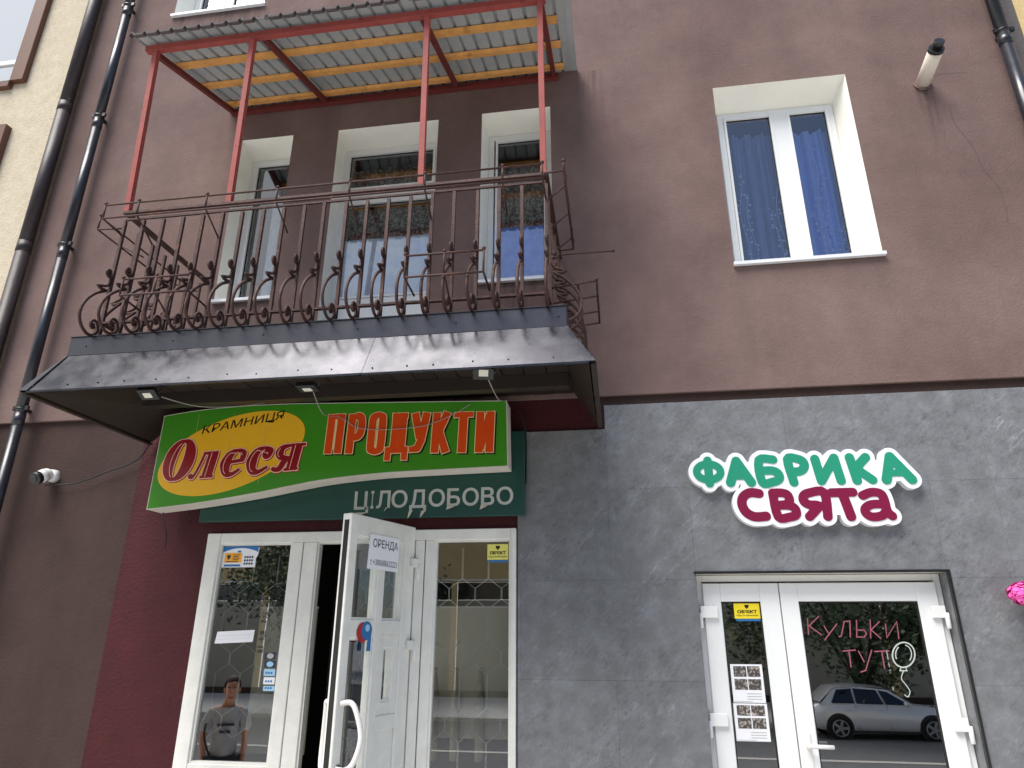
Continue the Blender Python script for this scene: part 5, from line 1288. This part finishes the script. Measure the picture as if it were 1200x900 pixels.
sh = {'a': mp(0, 0, .90, (.158, .125)), 'b': mp(0, .0, 1.02, (.148, .118)), 'c': mp(0, 0, 1.26, (.158, .12)), 'd': mp(0, -.01, 1.385, (.125, .10)), 'e': mp(0, -.005, 1.44, (.08, .075)),
      'rs': mp(.152, 0, 1.375, .076), 'rm': mp(.196, -.008, 1.24, .066), 're': mp(.21, -.012, 1.16, .066), 'ls': mp(-.152, 0, 1.375, .076), 'lm': mp(-.198, -.01, 1.24, .066), 'le': mp(-.218, -.015, 1.16, .066)}
obj('shirt', skinned('shirt', sh, [('a', 'b'), ('b', 'c'), ('c', 'd'), ('d', 'e'), ('d', 'rs'), ('rs', 'rm'), ('rm', 're'), ('d', 'ls'), ('ls', 'lm'), ('lm', 'le')], None, 'c', man), M['shirt'], man)
tr = {'a': mp(0, 0, .92, (.165, .125)), 'rh': mp(.095, 0, .86, .105), 'rk': mp(.112, .02, .49, .078), 'ra': mp(.112, -.015, .09, .068), 'lh': mp(-.095, 0, .86, .105), 'lk': mp(-.112, .03, .49, .078), 'la': mp(-.112, -.015, .09, .068)}
obj('trousers', skinned('trousers', tr, [('a', 'rh'), ('rh', 'rk'), ('rk', 'ra'), ('a', 'lh'), ('lh', 'lk'), ('lk', 'la')], None, 'a', man), M['trouser'], man)
hp = Vector((MX + .018, MY + .022, MZ - .07 + 1.70))
hb = MB(); rr = random.Random(4); q_ = MB(); q_.ball((hp.x - .002, hp.y - .018, hp.z - .012), .098, 24, 18, .88, 1.04, 1.12)
ok_ = [i for i, f_ in enumerate(q_.f) if (lambda c: c.z > hp.z + .030 - .9 * max(0, hp.y + .03 - c.y) and c.z > hp.z - .13)(sum((Vector(q_.v[k]) for k in f_), Vector()) / len(f_))]
hb.smooth = True; hb.add([(x + rr.uniform(-.003, .003), y + rr.uniform(-.003, .003), z + rr.uniform(-.003, .006)) for x, y, z in q_.v], [q_.f[i] for i in ok_])
obj('hair', hb, M['hair'], man)
for s in (1, -1):
    m = MB(); m.ball((MX + .017 + s * .032, MY + .121, MZ - .07 + 1.655), .0115, 10, 7); ey = obj('eye', m, M['white_eye'], man)
    m = MB(); m.ball((MX + .017 + s * .032, MY + .1285, MZ - .07 + 1.655), .0062, 8, 6); obj('iris', m, M['signblack'], ey)
    obj('eyebrow', MB().tube([(MX + .017 + s * .014, MY + .130, MZ - .07 + 1.677), (MX + .017 + s * .034, MY + .128, MZ - .07 + 1.683), (MX + .017 + s * .052, MY + .106, MZ - .07 + 1.676)], .0045, 6), M['hair'], man)
    m = MB(); m.ball((MX + .017 + s * .076, MY + .02, MZ - .07 + 1.645), .026, 10, 7, .45, .8, 1.15); obj('ear', m, M['skin'], man)
    m = MB(); m.ball((MX + s * .115, MY + .06, MZ + .045), .07, 12, 8, .72, 1.75, .75); obj('shoe', m, M['shoe'], man)
m = MB(); m.tube([(MX + .017, MY + .118, MZ - .07 + 1.665), (MX + .018, MY + .134, MZ - .07 + 1.635), (MX + .018, MY + .146, MZ - .07 + 1.615), (MX + .018, MY + .12, MZ - .07 + 1.602)], [.010, .014, .018, .010], 10); obj('nose', m, M['skin'], man)
obj('mouth', MB().tube([(MX - .012, MY + .112, MZ - .07 + 1.575), (MX + .018, MY + .122, MZ - .07 + 1.572), (MX + .048, MY + .112, MZ - .07 + 1.575)], [.003, .007, .003], 8), M['redst'], man)
m = MB()
for k in range(2): text_mb(m, ('STANDARD', 'ooooo')[k], MX - .09 + .03 * k, MX + .09 - .03 * k, MZ + 1.235 - .06 * k, MZ + 1.262 - .06 * k, 0, f=lambda x, z, d: (2 * MX - x, MY + .148 - .0, z)) if False else m.box(MX - .085 + .03 * k, MX + .085 - .03 * k, MY + .112, MY + .126, MZ + 1.23 - .07 * k, MZ + 1.255 - .07 * k)
obj('shirt_print', m, M['ink'], man)
stp = smooth_pts([(MX - .20, MY + .05, MZ + 1.25), (MX - .20, MY + .115, MZ + 1.14), (MX - .13, MY + .165, MZ + .98), (MX - .06, MY + .165, MZ + .88), (MX - .02, MY + .14, MZ + .84)], 5)
man.rotation_euler = (0, 0, radians(-27))
rz_ = Matrix.Rotation(radians(-27), 4, 'Z'); stp = [Vector((MX, MY, MZ)) + rz_ @ (p - Vector((MX, MY, MZ))) for p in stp]
setp(obj('shoulder_strap', MB().tube(stp, .011, 6), M['black']), 'thin black bag strap hanging at the side of the grey t-shirt', 'strap')
